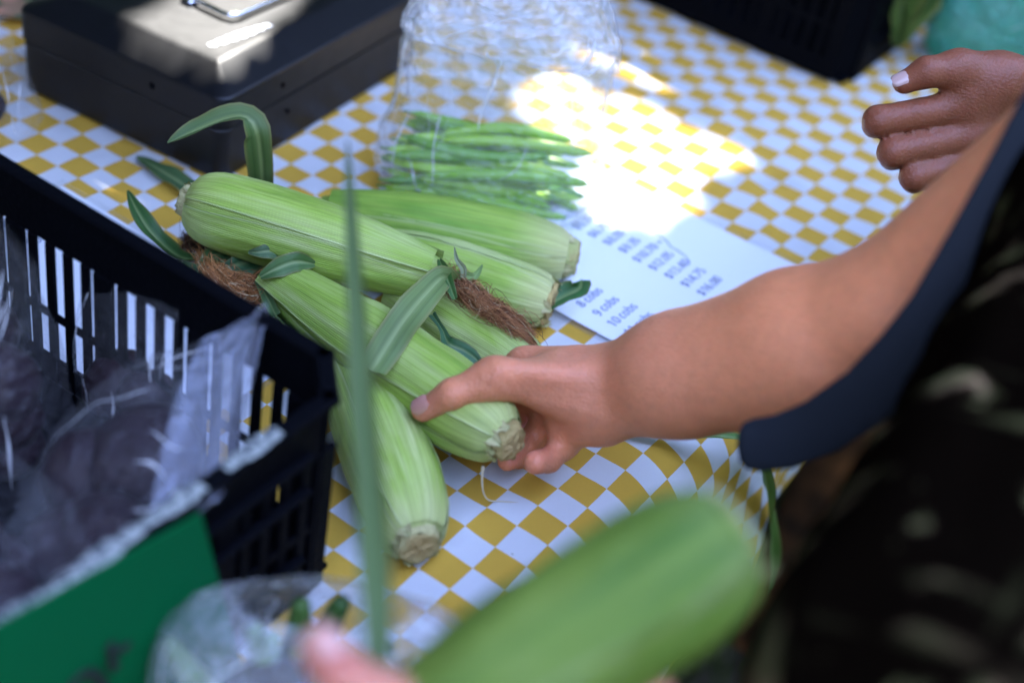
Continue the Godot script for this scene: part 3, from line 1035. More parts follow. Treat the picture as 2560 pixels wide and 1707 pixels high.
# ------------------------------------------------------------------ ears of corn
# axis from the cut butt to the silk end; tone 0 = dark green, 1 = pale
func ear(label: String, butt: Vector3, tip: Vector3, r: float, tone: float, seed_: int, o := {}) -> Node3D:
	rng.seed = seed_
	var t := thing("corn_cob", label, "corn cob", butt, "")
	var ax := (tip - butt)
	var L := ax.length()
	ax = ax.normalized()
	var x := ax.cross(Vector3(0.3, 1, 0.2)).normalized()
	var y := ax.cross(x)
	var r0: float = o.get("butt", 0.42)
	var rt: float = o.get("tip", 0.30)
	var full: float = o.get("full", 0.30)
	var prof := func(s: float) -> float:
		var a := clampf(s / full, 0, 1)
		var f := lerpf(r0, 1.0, sqrt(clampf(1.0 - (1.0 - a) * (1.0 - a), 0, 1)))
		var b := clampf((s - 0.5) / 0.5, 0, 1)
		return r * f * lerpf(1.0, rt, pow(b, o.get("taper", 1.9)))
	var nz := FastNoiseLite.new()
	nz.seed = seed_
	nz.frequency = 1.0
	var bend: Vector3 = o.get("bend", Vector3.ZERO)
	var dark := Color(0.14, 0.31, 0.035)
	var mid := Color(0.37, 0.53, 0.085)
	var pale := Color(0.64, 0.71, 0.29)
	var cream := Color(0.70, 0.68, 0.30)
	var shade := func(s: float, a: float, tn: float) -> Color:
		var q := tn + 0.30 * nz.get_noise_2d(a * 1.2, s * 1.5) + 0.26 * nz.get_noise_2d(a * 9.0, s * 0.4)
		var c := dark.lerp(mid, clampf(q * 2.0, 0, 1)).lerp(pale, clampf(q * 2.0 - 1.0, 0, 1))
		c = c.lerp(cream, clampf(1.0 - s / o.get("cream", 0.16), 0, 1) * o.get("creamy", 0.7))
		var st := nz.get_noise_2d(a * 5.0 + 50.0, s * 22.0)
		if st > 0.5:
			c = c.lerp(Color(0.16, 0.15, 0.04), (st - 0.5) * 1.3)
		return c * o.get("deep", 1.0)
	var centre := func(s: float) -> Vector3: return butt + ax * L * s + bend * sin(s * PI)
	# the closed inner body, then husk leaves wrapped round it
	var mb := MB.new()
	mb.grid(48, 40, func(u, v):
		var a: float = u * TAU
		var rr: float = prof.call(v) * (0.985 + 0.06 * nz.get_noise_2d(cos(a) * 1.2 + v * 2.5, sin(a) * 1.2))
		return [centre.call(v) + (x * cos(a) + y * sin(a)) * rr, Vector2(u, v * 1.0), shade.call(v, a, tone - 0.06)])
	put(mb, "inner_husk", M.husk, t)
	var n: int = o.get("leaves", 5)
	for k in n:
		var a0: float = o.get("roll", 0.0) + TAU * k / n * 1.618 + rng.randf_range(-0.3, 0.3)
		var half := rng.randf_range(1.0, 1.35)
		var vr: float = o.get("vary", 0.2)
		var tn := tone + rng.randf_range(-vr, vr)
		var lift := 0.00030 * (k + 1)
		var s0 := rng.randf_range(0.0, 0.012)
		var s1 := rng.randf_range(0.94, 1.0)
		mb = MB.new()
		mb.grid(26, 40, func(u, v):
			var s := lerpf(s0, s1, v)
			var wd: float = half * (1.0 - 0.25 * pow(v, 3.0)) * (0.75 + 0.35 * v)
			var q: float = u * 2.0 - 1.0
			var a: float = a0 + q * wd + 0.07 * sin(v * 4.0 + seed_ + k)
			var rr: float = prof.call(s) * (1.0 + 0.06 * nz.get_noise_2d(cos(a) * 1.2 + s * 2.5, sin(a) * 1.2) + 0.02 * nz.get_noise_2d(a * 3.0, s * 6.0)) + lift + 0.0007 * pow(absf(q), 8.0) + 0.0017 * pow(v, 6.0) * k
			return [centre.call(s) + (x * cos(a) + y * sin(a)) * rr, Vector2(a / TAU, s), (shade.call(s, a, tn) as Color).lerp(Color(0.58, 0.62, 0.32) * o.get("deep", 1.0), 0.6 * smoothstep(0.93, 1.0, absf(q)))])
		put(mb, "husk_leaf", M.husk, t)
	# cut stalk
	mb = MB.new()
	var col: Color = o.get("stem", Color(0.85, 0.9, 0.62))
	var rb := r * r0
	mb.grid(20, 8, func(u, v):
		var a: float = u * TAU
		var rr: float = rb * [0.0, 0.5, 0.80, 0.93, 0.96, 1.0, 1.03, 1.05, 1.0][int(round(v * 8.0))] * (1.0 + 0.20 * nz.get_noise_2d(cos(a) * 2.0, sin(a) * 2.0 + v * 3.0) + 0.05 * sin(a * 5.0))
		var z: float = [-0.0085, -0.0082, -0.0085, -0.0078, -0.006, -0.004, -0.002, 0.0, 0.003][int(round(v * 8.0))] * o.get("stub", 1.0) + 0.0035 * nz.get_noise_2d(cos(a) * 3.0, sin(a) * 3.0 + v * 4.0)
		return [butt + ax * z + (x * cos(a) + y * sin(a)) * rr, Vector2(u, v), Color(0.84, 0.70, 0.44).lerp(col, clampf(v * 3.0 - 0.4 + 0.4 * nz.get_noise_2d(a * 4.0, v * 3.0), 0, 1))], true)
	put(mb, "cut_stalk", M.stem, t)
	# torn ends of the outer husks round the cut
	for k in int(o.get("torn", 7)):
		var an := rng.randf() * TAU
		var out := x * cos(an) + y * sin(an)
		var side := ax.cross(out)
		var le := rng.randf_range(0.005, 0.012)
		mb = MB.new()
		blade(mb, [butt + ax * 0.006 + out * rb * 1.10, butt + ax * 0.001 + out * rb * 1.13, butt - ax * le * 0.6 + out * rb * rng.randf_range(0.9, 1.2) + side * rng.randf_range(-0.003, 0.003)], [0.006, 0.005, 0.0012], [out, out, out], Color(0.62, 0.64, 0.32), Color(0.60, 0.48, 0.25), 0.2, 0.3, 6)
		put(mb, "torn_husk", M.leaf, t)
	return t

func silk(t: Node3D, path: Array, spread: Array, count: int, c1: Color, c2: Color, sd: int) -> void:
	rng.seed = sd
	var mb := MB.new()
	mb.weld = false
	var cv := Curve3D.new()
	var n := path.size()
	for i in n:
		var tg: Vector3 = (path[mini(i + 1, n - 1)] - path[maxi(i - 1, 0)]) / 6.0
		cv.add_point(path[i], -tg, tg)
	var len := cv.get_baked_length()
	for k in count:
		var r := sqrt(rng.randf()) * (1.0 if rng.randf() < 0.93 else rng.randf_range(1.2, 2.0))
		var a := rng.randf() * TAU
		var s0 := rng.randf_range(-0.15, 0.5)
		var frizz := rng.randf() < 0.38
		var s1 := minf(s0 + (rng.randf_range(0.15, 0.4) if frizz else rng.randf_range(0.5, 0.95)), 1.0 + 0.06 * rng.randf())
		s0 = maxf(s0, 0.0)
		var f1 := rng.randf_range(18, 60) if frizz else rng.randf_range(4, 12)
		var p1 := rng.randf() * TAU
		var p2 := rng.randf() * TAU
		var curl := rng.randf_range(0.0012, 0.0036) * (2.6 if rng.randf() < 0.12 else 1.0)
		var pts := []
		var rad := []
		for i in 17:
			var s := lerpf(s0, s1, i / 16.0)
			var p := cv.sample_baked(clampf(s, 0, 1) * len)
			var q: float = clampf(s, 0, 1) * (n - 1)
			var k0 := mini(int(q), n - 2)
			var w: float = lerpf(spread[k0], spread[k0 + 1], q - k0)
			var aa := a + 0.9 * sin(s * 5.0 + p2)
			var off := Vector3(cos(aa) * 0.8, sin(aa) * 0.55, sin(aa + 1.0) * 0.7) * w * r * (0.75 + 0.5 * sin(a * 3.0 + s * 7.0) * sin(s * 11.0 + a))
			off += Vector3(sin(s * f1 + p1), cos(s * f1 * 1.3 + p2), sin(s * f1 * 0.8 + p2)) * curl
			var pp := p + off
			pp.y = maxf(pp.y, 0.0018)
			pts.append(pp)
			rad.append(0.0002)
		var c := c1.lerp(c2, clampf(rng.randf() * 1.2 - 0.1 + 0.3 * (s0 + s1 - 1.0), 0, 1))
		if rng.randf() < 0.05:
			c = Color(0.62, 0.5, 0.28)
		mb.tube(pts, rad, 3, c)
	var o := put(mb, "silk", M.silk, t)
	o.set_meta("kind", "stuff")

func flag(t: Node3D, path: Array, widths: Array, ups: Array, c := Color(0.07, 0.17, 0.045), c2 := Color(0.12, 0.24, 0.07), fold := 0.3, called := "flag_leaf") -> void:
	var mb := MB.new()
	blade(mb, path, widths, ups, c, c2, fold)
	put(mb, called, M.leaf, t)

func corn() -> void:
	var cam := Vector3(0.375, 0.609, 0.6985)
	var U := Vector3.UP
	var a := ear("long pale cob lying on top of the pile, brown silk at its right end", Vector3(-0.3223, 0.0670, -0.0203), Vector3(-0.1430, 0.0540, -0.1004), 0.0288, 0.68, 101, {"tip": 0.42, "taper": 1.7, "butt": 0.40, "full": 0.16, "creamy": 0.35, "stub": 0.7, "roll": 0.4})
	silk(a, [Vector3(-0.1390, 0.0560, -0.0971), Vector3(-0.1229, 0.0550, -0.0982), Vector3(-0.0968, 0.0530, -0.0957), Vector3(-0.0719, 0.0470, -0.1005), Vector3(-0.0591, 0.0370, -0.1082)], [0.006, 0.019, 0.017, 0.021, 0.023], 1500, Color(0.16, 0.055, 0.016), Color(0.52, 0.235, 0.085), 5)
	flag(a, [Vector3(-0.1207, 0.0700, -0.0812), Vector3(-0.1214, 0.0790, -0.0725), Vector3(-0.1180, 0.0830, -0.0544), Vector3(-0.1069, 0.0840, -0.0059), Vector3(-0.0927, 0.0780, 0.0450)], [0.007, 0.010, 0.0115, 0.0115, 0.0095], [cam, cam, cam, cam, cam], Color(0.10, 0.155, 0.045), Color(0.17, 0.25, 0.075), 0.12)
	flag(a, [Vector3(-0.1413, 0.0740, -0.0930), Vector3(-0.1236, 0.0760, -0.0775), Vector3(-0.1065, 0.0700, -0.0670)], [0.0012, 0.0052, 0.002], [cam, cam, cam], Color(0.035, 0.11, 0.02), Color(0.06, 0.16, 0.03), 0.5, "husk_tip")
	flag(a, [Vector3(-0.1346, 0.0620, -0.0935), Vector3(-0.1231, 0.0650, -0.1013), Vector3(-0.1163, 0.0660, -0.1053), Vector3(-0.1178, 0.0700, -0.1161)], [0.0025, 0.003, 0.0028, 0.0006], [cam, cam, cam, cam], Color(0.25, 0.36, 0.12), Color(0.13, 0.25, 0.05), 0.4, "husk_tip")
	flag(a, [Vector3(-0.1222, 0.0640, -0.0992), Vector3(-0.1247, 0.0700, -0.1013), Vector3(-0.1308, 0.0760, -0.1002), Vector3(-0.1382, 0.0800, -0.1063)], [0.0022, 0.0026, 0.0015, 0.0004], [cam, cam, cam, cam], Color(0.22, 0.27, 0.14), Color(0.3, 0.34, 0.2), 0.5, "husk_tip")

	var b := ear("green cob at the back of the pile, its layered butt over the price list", Vector3(-0.1092, 0.0255, -0.2331), Vector3(-0.2856, 0.0270, -0.1324), 0.0288, 0.46, 102, {"butt": 0.52, "full": 0.38, "tip": 0.4, "creamy": 0.95, "cream": 0.24, "roll": 1.1, "stem": Color(0.8, 0.86, 0.5)})
	flag(b, [Vector3(-0.3135, 0.0400, -0.0935), Vector3(-0.3089, 0.0600, -0.0871), Vector3(-0.3081, 0.0880, -0.0820), Vector3(-0.3097, 0.1120, -0.0775), Vector3(-0.3198, 0.1195, -0.0758), Vector3(-0.3302, 0.1170, -0.0645), Vector3(-0.3395, 0.1110, -0.0449), Vector3(-0.3484, 0.1040, -0.0243)], [0.010, 0.010, 0.0105, 0.0105, 0.010, 0.0115, 0.009, 0.0006], [cam, cam, cam, cam, U, U, U, U], Color(0.045, 0.10, 0.022), Color(0.12, 0.18, 0.06), 0.45)
	# sheath layers round the butt
	for k in 2:
		var mb := MB.new()
		var p0: Vector3 = Vector3(-0.1092, 0.0255, -0.2331)
		var d: Vector3 = (Vector3(-0.2856, 0.0270, -0.1324) - p0).normalized()
		var x := d.cross(U).normalized()
		var y := x.cross(d)
		mb.grid(30, 6, func(u, v):
			var an: float = u * TAU
			var rr: float = (0.0150 + 0.0028 * k) + 0.006 * v - 0.0015 * v * v
			return [p0 + d * (-0.007 + 0.012 * k + v * 0.028) + (x * cos(an) + y * sin(an)) * rr, Vector2(u, v * 0.1), Color(0.58, 0.58, 0.22).lerp(Color(0.40, 0.52, 0.13), v)])
		put(mb, "sheath", M.husk, b)

	var c := ear("light green cob under the pale one, its cut yellow end behind the silk", Vector3(-0.0864, 0.0215, -0.1733), Vector3(-0.2328, 0.0240, -0.1221), 0.0258, 0.60, 103, {"butt": 0.64, "full": 0.34, "tip": 0.4, "creamy": 0.9, "cream": 0.22, "roll": 2.0, "stub": 0.35, "stem": Color(0.9, 0.8, 0.45)})
	flag(c, [Vector3(-0.1009, 0.0060, -0.1287), Vector3(-0.0939, 0.0120, -0.1524), Vector3(-0.0851, 0.0200, -0.1821), Vector3(-0.0747, 0.0300, -0.1965), Vector3(-0.0759, 0.0370, -0.1984)], [0.009, 0.0115, 0.0115, 0.0105, 0.007], [U, U, U, U, cam], Color(0.035, 0.12, 0.035), Color(0.07, 0.2, 0.06), 0.5)

	var d := ear("pale whitish cob wedged beside the held one, below the silk", Vector3(-0.0461, 0.0225, -0.0907), Vector3(-0.1773, 0.0260, -0.0929), 0.0262, 0.86, 104, {"butt": 0.5, "full": 0.3, "tip": 0.5, "creamy": 0.3, "roll": 0.2})
	flag(d, [Vector3(-0.1160, 0.0580, -0.0544), Vector3(-0.1005, 0.0580, -0.0459), Vector3(-0.0859, 0.0600, -0.0341), Vector3(-0.0749, 0.0580, -0.0376), Vector3(-0.0644, 0.0560, -0.0381), Vector3(-0.0575, 0.0500, -0.0386)], [0.0032, 0.002, 0.0032, 0.0062, 0.0052, 0.001], [cam, cam, cam, cam, cam, cam], Color(0.045, 0.12, 0.05), Color(0.06, 0.16, 0.07), 0.3)

	var e := ear("thick green cob gripped by the hand at its butt", Vector3(-0.0028, 0.0540, 0.0135), Vector3(-0.2425, 0.0380, -0.0218), 0.0288, 0.52, 105, {"butt": 0.46, "full": 0.26, "tip": 0.36, "taper": 1.5, "creamy": 0.55, "cream": 0.2, "roll": 2.6, "stem": Color(0.62, 0.56, 0.30)})
	silk(e, [Vector3(-0.2325, 0.0380, -0.0203), Vector3(-0.2402, 0.0360, -0.0074), Vector3(-0.2549, 0.0340, 0.0001), Vector3(-0.2789, 0.0320, -0.0021), Vector3(-0.2983, 0.0260, -0.0118)], [0.007, 0.015, 0.018, 0.020, 0.016], 1200, Color(0.17, 0.06, 0.014), Color(0.52, 0.21, 0.06), 6)
	silk(e, [Vector3(-0.2436, 0.0220, -0.0339), Vector3(-0.2505, 0.0160, -0.0199), Vector3(-0.2618, 0.0120, -0.0192)], [0.012, 0.014, 0.012], 150, Color(0.03, 0.012, 0.008), Color(0.10, 0.04, 0.02), 16)
	flag(e, [Vector3(-0.2115, 0.0600, -0.0367), Vector3(-0.2170, 0.0660, -0.0222), Vector3(-0.2229, 0.0640, -0.0076), Vector3(-0.2295, 0.0580, 0.0016)], [0.002, 0.0075, 0.0075, 0.002], [cam, cam, cam, cam], Color(0.045, 0.11, 0.025), Color(0.09, 0.17, 0.05), 0.35)
	flag(e, [Vector3(-0.2340, 0.0560, -0.0353), Vector3(-0.2413, 0.0620, -0.0238), Vector3(-0.2475, 0.0620, -0.0156), Vector3(-0.2542, 0.0600, -0.0124)], [0.003, 0.0065, 0.005, 0.001], [cam, cam, cam, cam], Color(0.05, 0.11, 0.04), Color(0.10, 0.17, 0.07), 0.3)
	flag(e, [Vector3(-0.2376, 0.0480, -0.0037), Vector3(-0.2270, 0.0420, -0.0020), Vector3(-0.2090, 0.0360, 0.0056)], [0.0015, 0.0042, 0.004], [cam, cam, cam], Color(0.06, 0.15, 0.04), Color(0.12, 0.22, 0.08), 0.4, "husk_tip")
	# a pale fibre hanging from the butt to the cloth
	var mb := MB.new()
	mb.tube(bez(Vector3(-0.0075, 0.0360, 0.0272), Vector3(-0.0029, 0.0080, 0.0327), Vector3(0.0013, 0.0020, 0.0162), 10) + [Vector3(0.0120, 0.0018, 0.0077), Vector3(0.0235, 0.0018, -0.0023)], [0.0012, 0.0010, 0.0008, 0.0007, 0.0006, 0.0006, 0.0006, 0.0006, 0.0006, 0.0006, 0.0005, 0.0004, 0.0002], 6, Color(0.62, 0.52, 0.34))
	put(mb, "fibre", M.silk, e)

	ear("pale green cob low at the crate's corner, butt pointing at the camera", Vector3(-0.0052, 0.0215, 0.0990), Vector3(-0.1359, 0.0280, 0.0069), 0.0290, 0.62, 106, {"butt": 0.50, "full": 0.42, "tip": 0.5, "creamy": 0.6, "cream": 0.2, "roll": 0.9, "bend": Vector3(0.004, 0, 0), "stub": 0.8})

	var g := ear("cob hidden beneath the pale one, dark silk at its left end", Vector3(-0.2514, 0.0195, -0.0795), Vector3(-0.3124, 0.0210, -0.0439), 0.0190, 0.42, 107, {"leaves": 4, "tip": 0.4})
	silk(g, [Vector3(-0.3115, 0.0220, -0.0428), Vector3(-0.3216, 0.0200, -0.0359), Vector3(-0.3357, 0.0180, -0.0343), Vector3(-0.3258, 0.0140, -0.0218)], [0.007, 0.010, 0.012, 0.012], 220, Color(0.03, 0.012, 0.006), Color(0.16, 0.06, 0.025), 7)
	flag(g, [Vector3(-0.3786, 0.0520, -0.0131), Vector3(-0.3556, 0.0480, -0.0020), Vector3(-0.3341, 0.0400, 0.0026), Vector3(-0.3176, 0.0260, -0.0061), Vector3(-0.3086, 0.0200, -0.0204)], [0.0006, 0.0062, 0.0085, 0.0085, 0.006], [U, U, U, U, U], Color(0.025, 0.085, 0.018), Color(0.05, 0.13, 0.03), 0.35)
	flag(g, [Vector3(-0.2888, 0.0360, -0.0336), Vector3(-0.2890, 0.0360, -0.0166), Vector3(-0.2837, 0.0340, 0.0035), Vector3(-0.3063, 0.0300, 0.0012)], [0.009, 0.009, 0.006, 0.001], [cam, cam, cam, cam], Color(0.03, 0.09, 0.03), Color(0.08, 0.17, 0.06), 0.3)
	flag(g, [Vector3(-0.2689, 0.0360, -0.0384), Vector3(-0.2690, 0.0370, -0.0212), Vector3(-0.2743, 0.0380, -0.0097)], [0.010, 0.011, 0.002], [cam, cam, cam], Color(0.03, 0.09, 0.03), Color(0.06, 0.15, 0.06), 0.3)

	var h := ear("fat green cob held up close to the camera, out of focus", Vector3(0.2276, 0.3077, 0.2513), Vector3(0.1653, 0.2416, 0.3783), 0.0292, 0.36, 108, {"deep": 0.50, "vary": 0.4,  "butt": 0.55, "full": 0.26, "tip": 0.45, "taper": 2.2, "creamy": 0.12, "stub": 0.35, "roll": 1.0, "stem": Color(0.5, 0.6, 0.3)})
	flag(h, [Vector3(0.1430, 0.2564, 0.3559), Vector3(0.1240, 0.2600, 0.3344), Vector3(0.0884, 0.2618, 0.2946), Vector3(0.0488, 0.2676, 0.2536), Vector3(0.0077, 0.2777, 0.2096), Vector3(-0.0286, 0.2870, 0.1709), Vector3(-0.0665, 0.2993, 0.1304)], [0.0052, 0.0066, 0.0062, 0.0056, 0.0045, 0.0032, 0.0004], [cam, cam, cam, cam, cam, cam, cam], Color(0.045, 0.09, 0.025), Color(0.075, 0.13, 0.04), 0.25)

	# loose leaves
	var l := thing("corn_leaf", "flat green corn leaf lying along the foot of the cash box", "leaf", Vector3(-0.4234, 0.0040, -0.1057))
	flag(l, [Vector3(-0.3796, 0.0060, -0.0960), Vector3(-0.4052, 0.0060, -0.1014), Vector3(-0.4342, 0.0060, -0.1027), Vector3(-0.4640, 0.0050, -0.1042)], [0.008, 0.011, 0.010, 0.001], [U, U, U, U], Color(0.03, 0.08, 0.025), Color(0.07, 0.13, 0.05), 0.15, "blade")
	l = thing("corn_leaf", "long green corn leaf trailing over the table edge beside the strap", "leaf", Vector3(0.0695, 0.0040, -0.1424))
	flag(l, [Vector3(0.0093, 0.0080, -0.0916), Vector3(0.0439, 0.0080, -0.1139), Vector3(0.0725, 0.0100, -0.1343), Vector3(0.0938, 0.0120, -0.1498), Vector3(0.1040, -0.0111, -0.1781), Vector3(0.1100, -0.0614, -0.2149), Vector3(0.1130, -0.1355, -0.2587), Vector3(0.1160, -0.2275, -0.3112), Vector3(0.1170, -0.2942, -0.3420)], [0.004, 0.005, 0.006, 0.0065, 0.007, 0.0075, 0.008, 0.009, 0.006], [U, U, U, U, U, Vector3(1, 0.4, 0), Vector3(1, 0, 0), Vector3(1, 0, 0), Vector3(1, 0, 0)], Color(0.07, 0.17, 0.03), Color(0.16, 0.30, 0.07), 0.4, "blade")

# ------------------------------------------------------------------ bags: stations [centre, half width vector, half depth vector]
func bag_skin(mb: MB, st: Array, amp: float, sd: int, nu := 90, nv := 80, power := 2.6, from := 0.0, to := 1.0) -> void:
	var nz := FastNoiseLite.new()
	nz.seed = sd
	nz.fractal_type = FastNoiseLite.FRACTAL_RIDGED
	nz.fractal_octaves = 3
	nz.frequency = 1.0
	var n := st.size()
	mb.grid(nu, nv, func(u, v0):
		var v := lerpf(from, to, v0)
		var k: float = v * (n - 1)
		var k0 := mini(int(k), n - 2)
		var f := smoothstep(0.0, 1.0, k - k0) * 0.5 + (k - k0) * 0.5
		var c: Vector3 = (st[k0][0] as Vector3).lerp(st[k0 + 1][0], f)
		var w: Vector3 = (st[k0][1] as Vector3).lerp(st[k0 + 1][1], f)
		var d: Vector3 = (st[k0][2] as Vector3).lerp(st[k0 + 1][2], f)
		var a: float = u * TAU
		var ca := cos(a)
		var sa := sin(a)
		var e := 2.0 / power
		var p := w * signf(ca) * pow(absf(ca), e) + d * signf(sa) * pow(absf(sa), e)
		var q: Vector3 = c + p
		var r1 := nz.get_noise_3d(q.x * 17.0, q.y * 7.0, q.z * 17.0)
		var r2 := nz.get_noise_3d(q.x * 34.0 + 7.0, q.y * 16.0, q.z * 34.0)
		var out := p.normalized()
		return [q + out * amp * (r1 * 0.7 + r2 * 0.35), Vector2(u, v), Color.WHITE])

func bag_at(st: Array, u: float, v: float, power: float) -> Vector3:
	var n := st.size()
	var k: float = clampf(v, 0, 1) * (n - 1)
	var k0 := mini(int(k), n - 2)
	var f := k - k0
	var c: Vector3 = (st[k0][0] as Vector3).lerp(st[k0 + 1][0], f)
	var w: Vector3 = (st[k0][1] as Vector3).lerp(st[k0 + 1][1], f)
	var d: Vector3 = (st[k0][2] as Vector3).lerp(st[k0 + 1][2], f)
	var ca := cos(u * TAU)
	var sa := sin(u * TAU)
	return c + w * signf(ca) * pow(absf(ca), 2.0 / power) + d * signf(sa) * pow(absf(sa), 2.0 / power)

# sharp ridges pinched up in the film
func creases(t: Node3D, st: Array, count: int, sd: int, thick: float, power := 2.6, ua := 0.0, ub := 1.0, va := 0.12, vb := 0.75, slant := 0.05) -> void:
	rng.seed = sd
	for k in count:
		var u0 := rng.randf_range(ua, ub)
		var u1 := u0 + rng.randf_range(-slant, slant)
		var v0 := rng.randf_range(va, vb)
		var v1 := minf(v0 + rng.randf_range(0.1, 0.3), 0.97)
		var ph := rng.randf() * 6.0
		var path := []
		var rad := []
		var th := thick * pow(rng.randf_range(0.3, 1.1), 1.6)
		var mid := Vector3.ZERO
		for i in 11:
			var f := i / 10.0
			var q := bag_at(st, lerpf(u0, u1, f) + 0.006 * sin(f * 5.0 + ph), lerpf(v0, v1, f), power)
			path.append(q)
			rad.append(th * sin(PI * clampf(f, 0.04, 0.96)) * (1.0 + 0.3 * sin(f * 13.0 + ph)))
			mid += q / 11.0
		var mb := MB.new()
		mb.tube(path, rad, 6, Color.WHITE, 0.4, (mid - st[st.size() / 2][0]).normalized())
		put(mb, "crease", M.crease_film, t)

func beans_bag() -> void:
	var X := Vector3(0.89, 0, -0.456).normalized()
	var Z := Vector3(0.456, 0, 0.89).normalized()
	var c := Vector3(-0.228, 0, -0.286)
	var t := thing("clear_bag", "clear crinkled plastic bag of green beans standing by the cash box", "plastic bag", c)
	var mb := MB.new()
	var st := []
	for e in [[0.0022, 0.060, 0.022, 0.0], [0.004, 0.083, 0.040, 0.0], [0.018, 0.095, 0.053, 0.0], [0.036, 0.096, 0.052, -0.002], [0.055, 0.094, 0.046, -0.006], [0.075, 0.088, 0.036, -0.010], [0.095, 0.087, 0.032, -0.013], [0.115, 0.087, 0.030, -0.016], [0.132, 0.086, 0.028, -0.018], [0.140, 0.086, 0.029, -0.019], [0.1425, 0.092, 0.037, -0.019], [0.148, 0.091, 0.036, -0.019], [0.160, 0.086, 0.034, -0.020], [0.178, 0.074, 0.030, -0.022], [0.198, 0.062, 0.026, -0.026]]:
		st.append([c + Vector3.UP * e[0] + Z * e[3], X * e[1], Z * e[2]])
	bag_skin(mb, st, 0.0062, 71, 150, 80, 2.6, 0.0, 0.5)
	put(mb, "film", M.clear_film, t)
	mb = MB.new()
	bag_skin(mb, st, 0.0080, 71, 150, 100, 2.6, 0.5, 1.0)
	put(mb, "open_neck", M.film, t)
	creases(t, st, 16, 72, 0.0017, 2.6, 0.03, 0.47, 0.12, 0.6)
	creases(t, st, 30, 73, 0.0018, 2.6, 0.0, 1.0, 0.5, 0.82, 0.14)
	for u in [0.0, 0.5]:
		mb = MB.new()
		var seam := []
		var fat := []
		for i in 21:
			seam.append(bag_at(st, u + 0.004 * sin(i * 0.9), 0.08 + 0.6 * i / 20.0, 2.6))
			fat.append(0.0010 + 0.0006 * sin(i * 1.7))
		mb.tube(seam, fat, 6)
		put(mb, "seam", M.crease_film, t)
	# the beans
	rng.seed = 77
	var beans := []
	for row in 6:
		var nn: int = [11, 11, 10, 9, 7, 5][row]
		for k in nn:
			beans.append([row, (k + 0.5) / nn * 2.0 - 1.0])
	for e in beans:
		var y: float = 0.0085 + e[0] * 0.0098
		var hw: float = [0.040, 0.042, 0.041, 0.036, 0.028, 0.017][e[0]]
		var z: float = e[1] * hw
		var tilt := rng.randf_range(-0.3, 0.3)
		var rise := rng.randf_range(-0.09, 0.09)
		var l0 := -0.083 + rng.randf_range(-0.004, 0.04)
		var l1 := 0.084 + rng.randf_range(-0.045, 0.006)
		var sag := rng.randf_range(-0.016, 0.016)
		var bow := rng.randf_range(-0.008, 0.012)
		var path := []
		var rad := []
		var col := Color(0.08, 0.26, 0.010).lerp(Color(0.36, 0.62, 0.04), rng.randf())
		for i in 19:
			var f := i / 18.0
			var lx := lerpf(l0, l1, f)
			var q := c + X * lx + Z * (clampf(z + tilt * lx + sag * sin(f * PI), -0.044, 0.044)) + Vector3.UP * clampf(y + rise * lx + bow * sin(f * PI), 0.006, 0.066)
			path.append(q)
			rad.append(0.0056 * pow(sin(PI * clampf(f * 0.96 + 0.03, 0.0, 1.0)), 0.32) * (1.0 + 0.05 * sin(f * 34.0)) if i > 0 and i < 18 else 0.0008)
		var o := thing("green_bean", "long green bean among the others inside the clear bag", "green bean", path[9], "green beans in the clear bag")
		mb = MB.new()
		mb.tube(path, rad, 9, col)
		put(mb, "pod", M.bean, o)
		mb = MB.new()
		mb.tube([path[0] - X * 0.006, path[0] - X * 0.002, path[1]], [0.0009, 0.0012, 0.0022], 6, Color(0.16, 0.28, 0.05))
		put(mb, "stem_end", M.bean, o)

func lump(at: Vector3, r: float, sd: int, mb: MB) -> void:
	var nz := FastNoiseLite.new()
	nz.seed = sd
	nz.frequency = 26.0
	var b := Basis(Vector3(0.4, 0.7, 0.3).normalized(), sd * 1.3)
	mb.grid(26, 16, func(u, w):
		var th: float = u * TAU
		var ph: float = (w - 0.5) * PI
		var d := Vector3(cos(th) * cos(ph) * 1.15, sin(ph) * 0.85, sin(th) * cos(ph))
		var p := at + b * d * r
		return [p + d * r * 0.14 * nz.get_noise_3dv(p), Vector2(u, w), Color.WHITE.lerp(Color(1.9, 1.2, 0.8), clampf(nz.get_noise_3dv(p * 1.7), 0, 1))])

func veg_bag(label: String, st: Array, amp: float, sd: int, lumps: Array, m: Material) -> void:
	var t := thing("clear_bag", label, "plastic bag", st[0][0])
	var mb := MB.new()
	bag_skin(mb, st, amp, sd, 80, 80)
	put(mb, "film", m, t)
	creases(t, st, 12, sd + 500, 0.0009, 2.6, 0.02, 0.48, 0.05, 0.7, 0.04)
	for e in lumps:
		mb = MB.new()
		lump(e[0], e[1], sd + int(e[0].x * 9000.0), mb)
		var o := put(mb, "dark_vegetable", M.beet)
		tag(o, "dark purple round vegetable inside a clear bag in the near crate", "vegetable", "dark vegetables in the near crate")

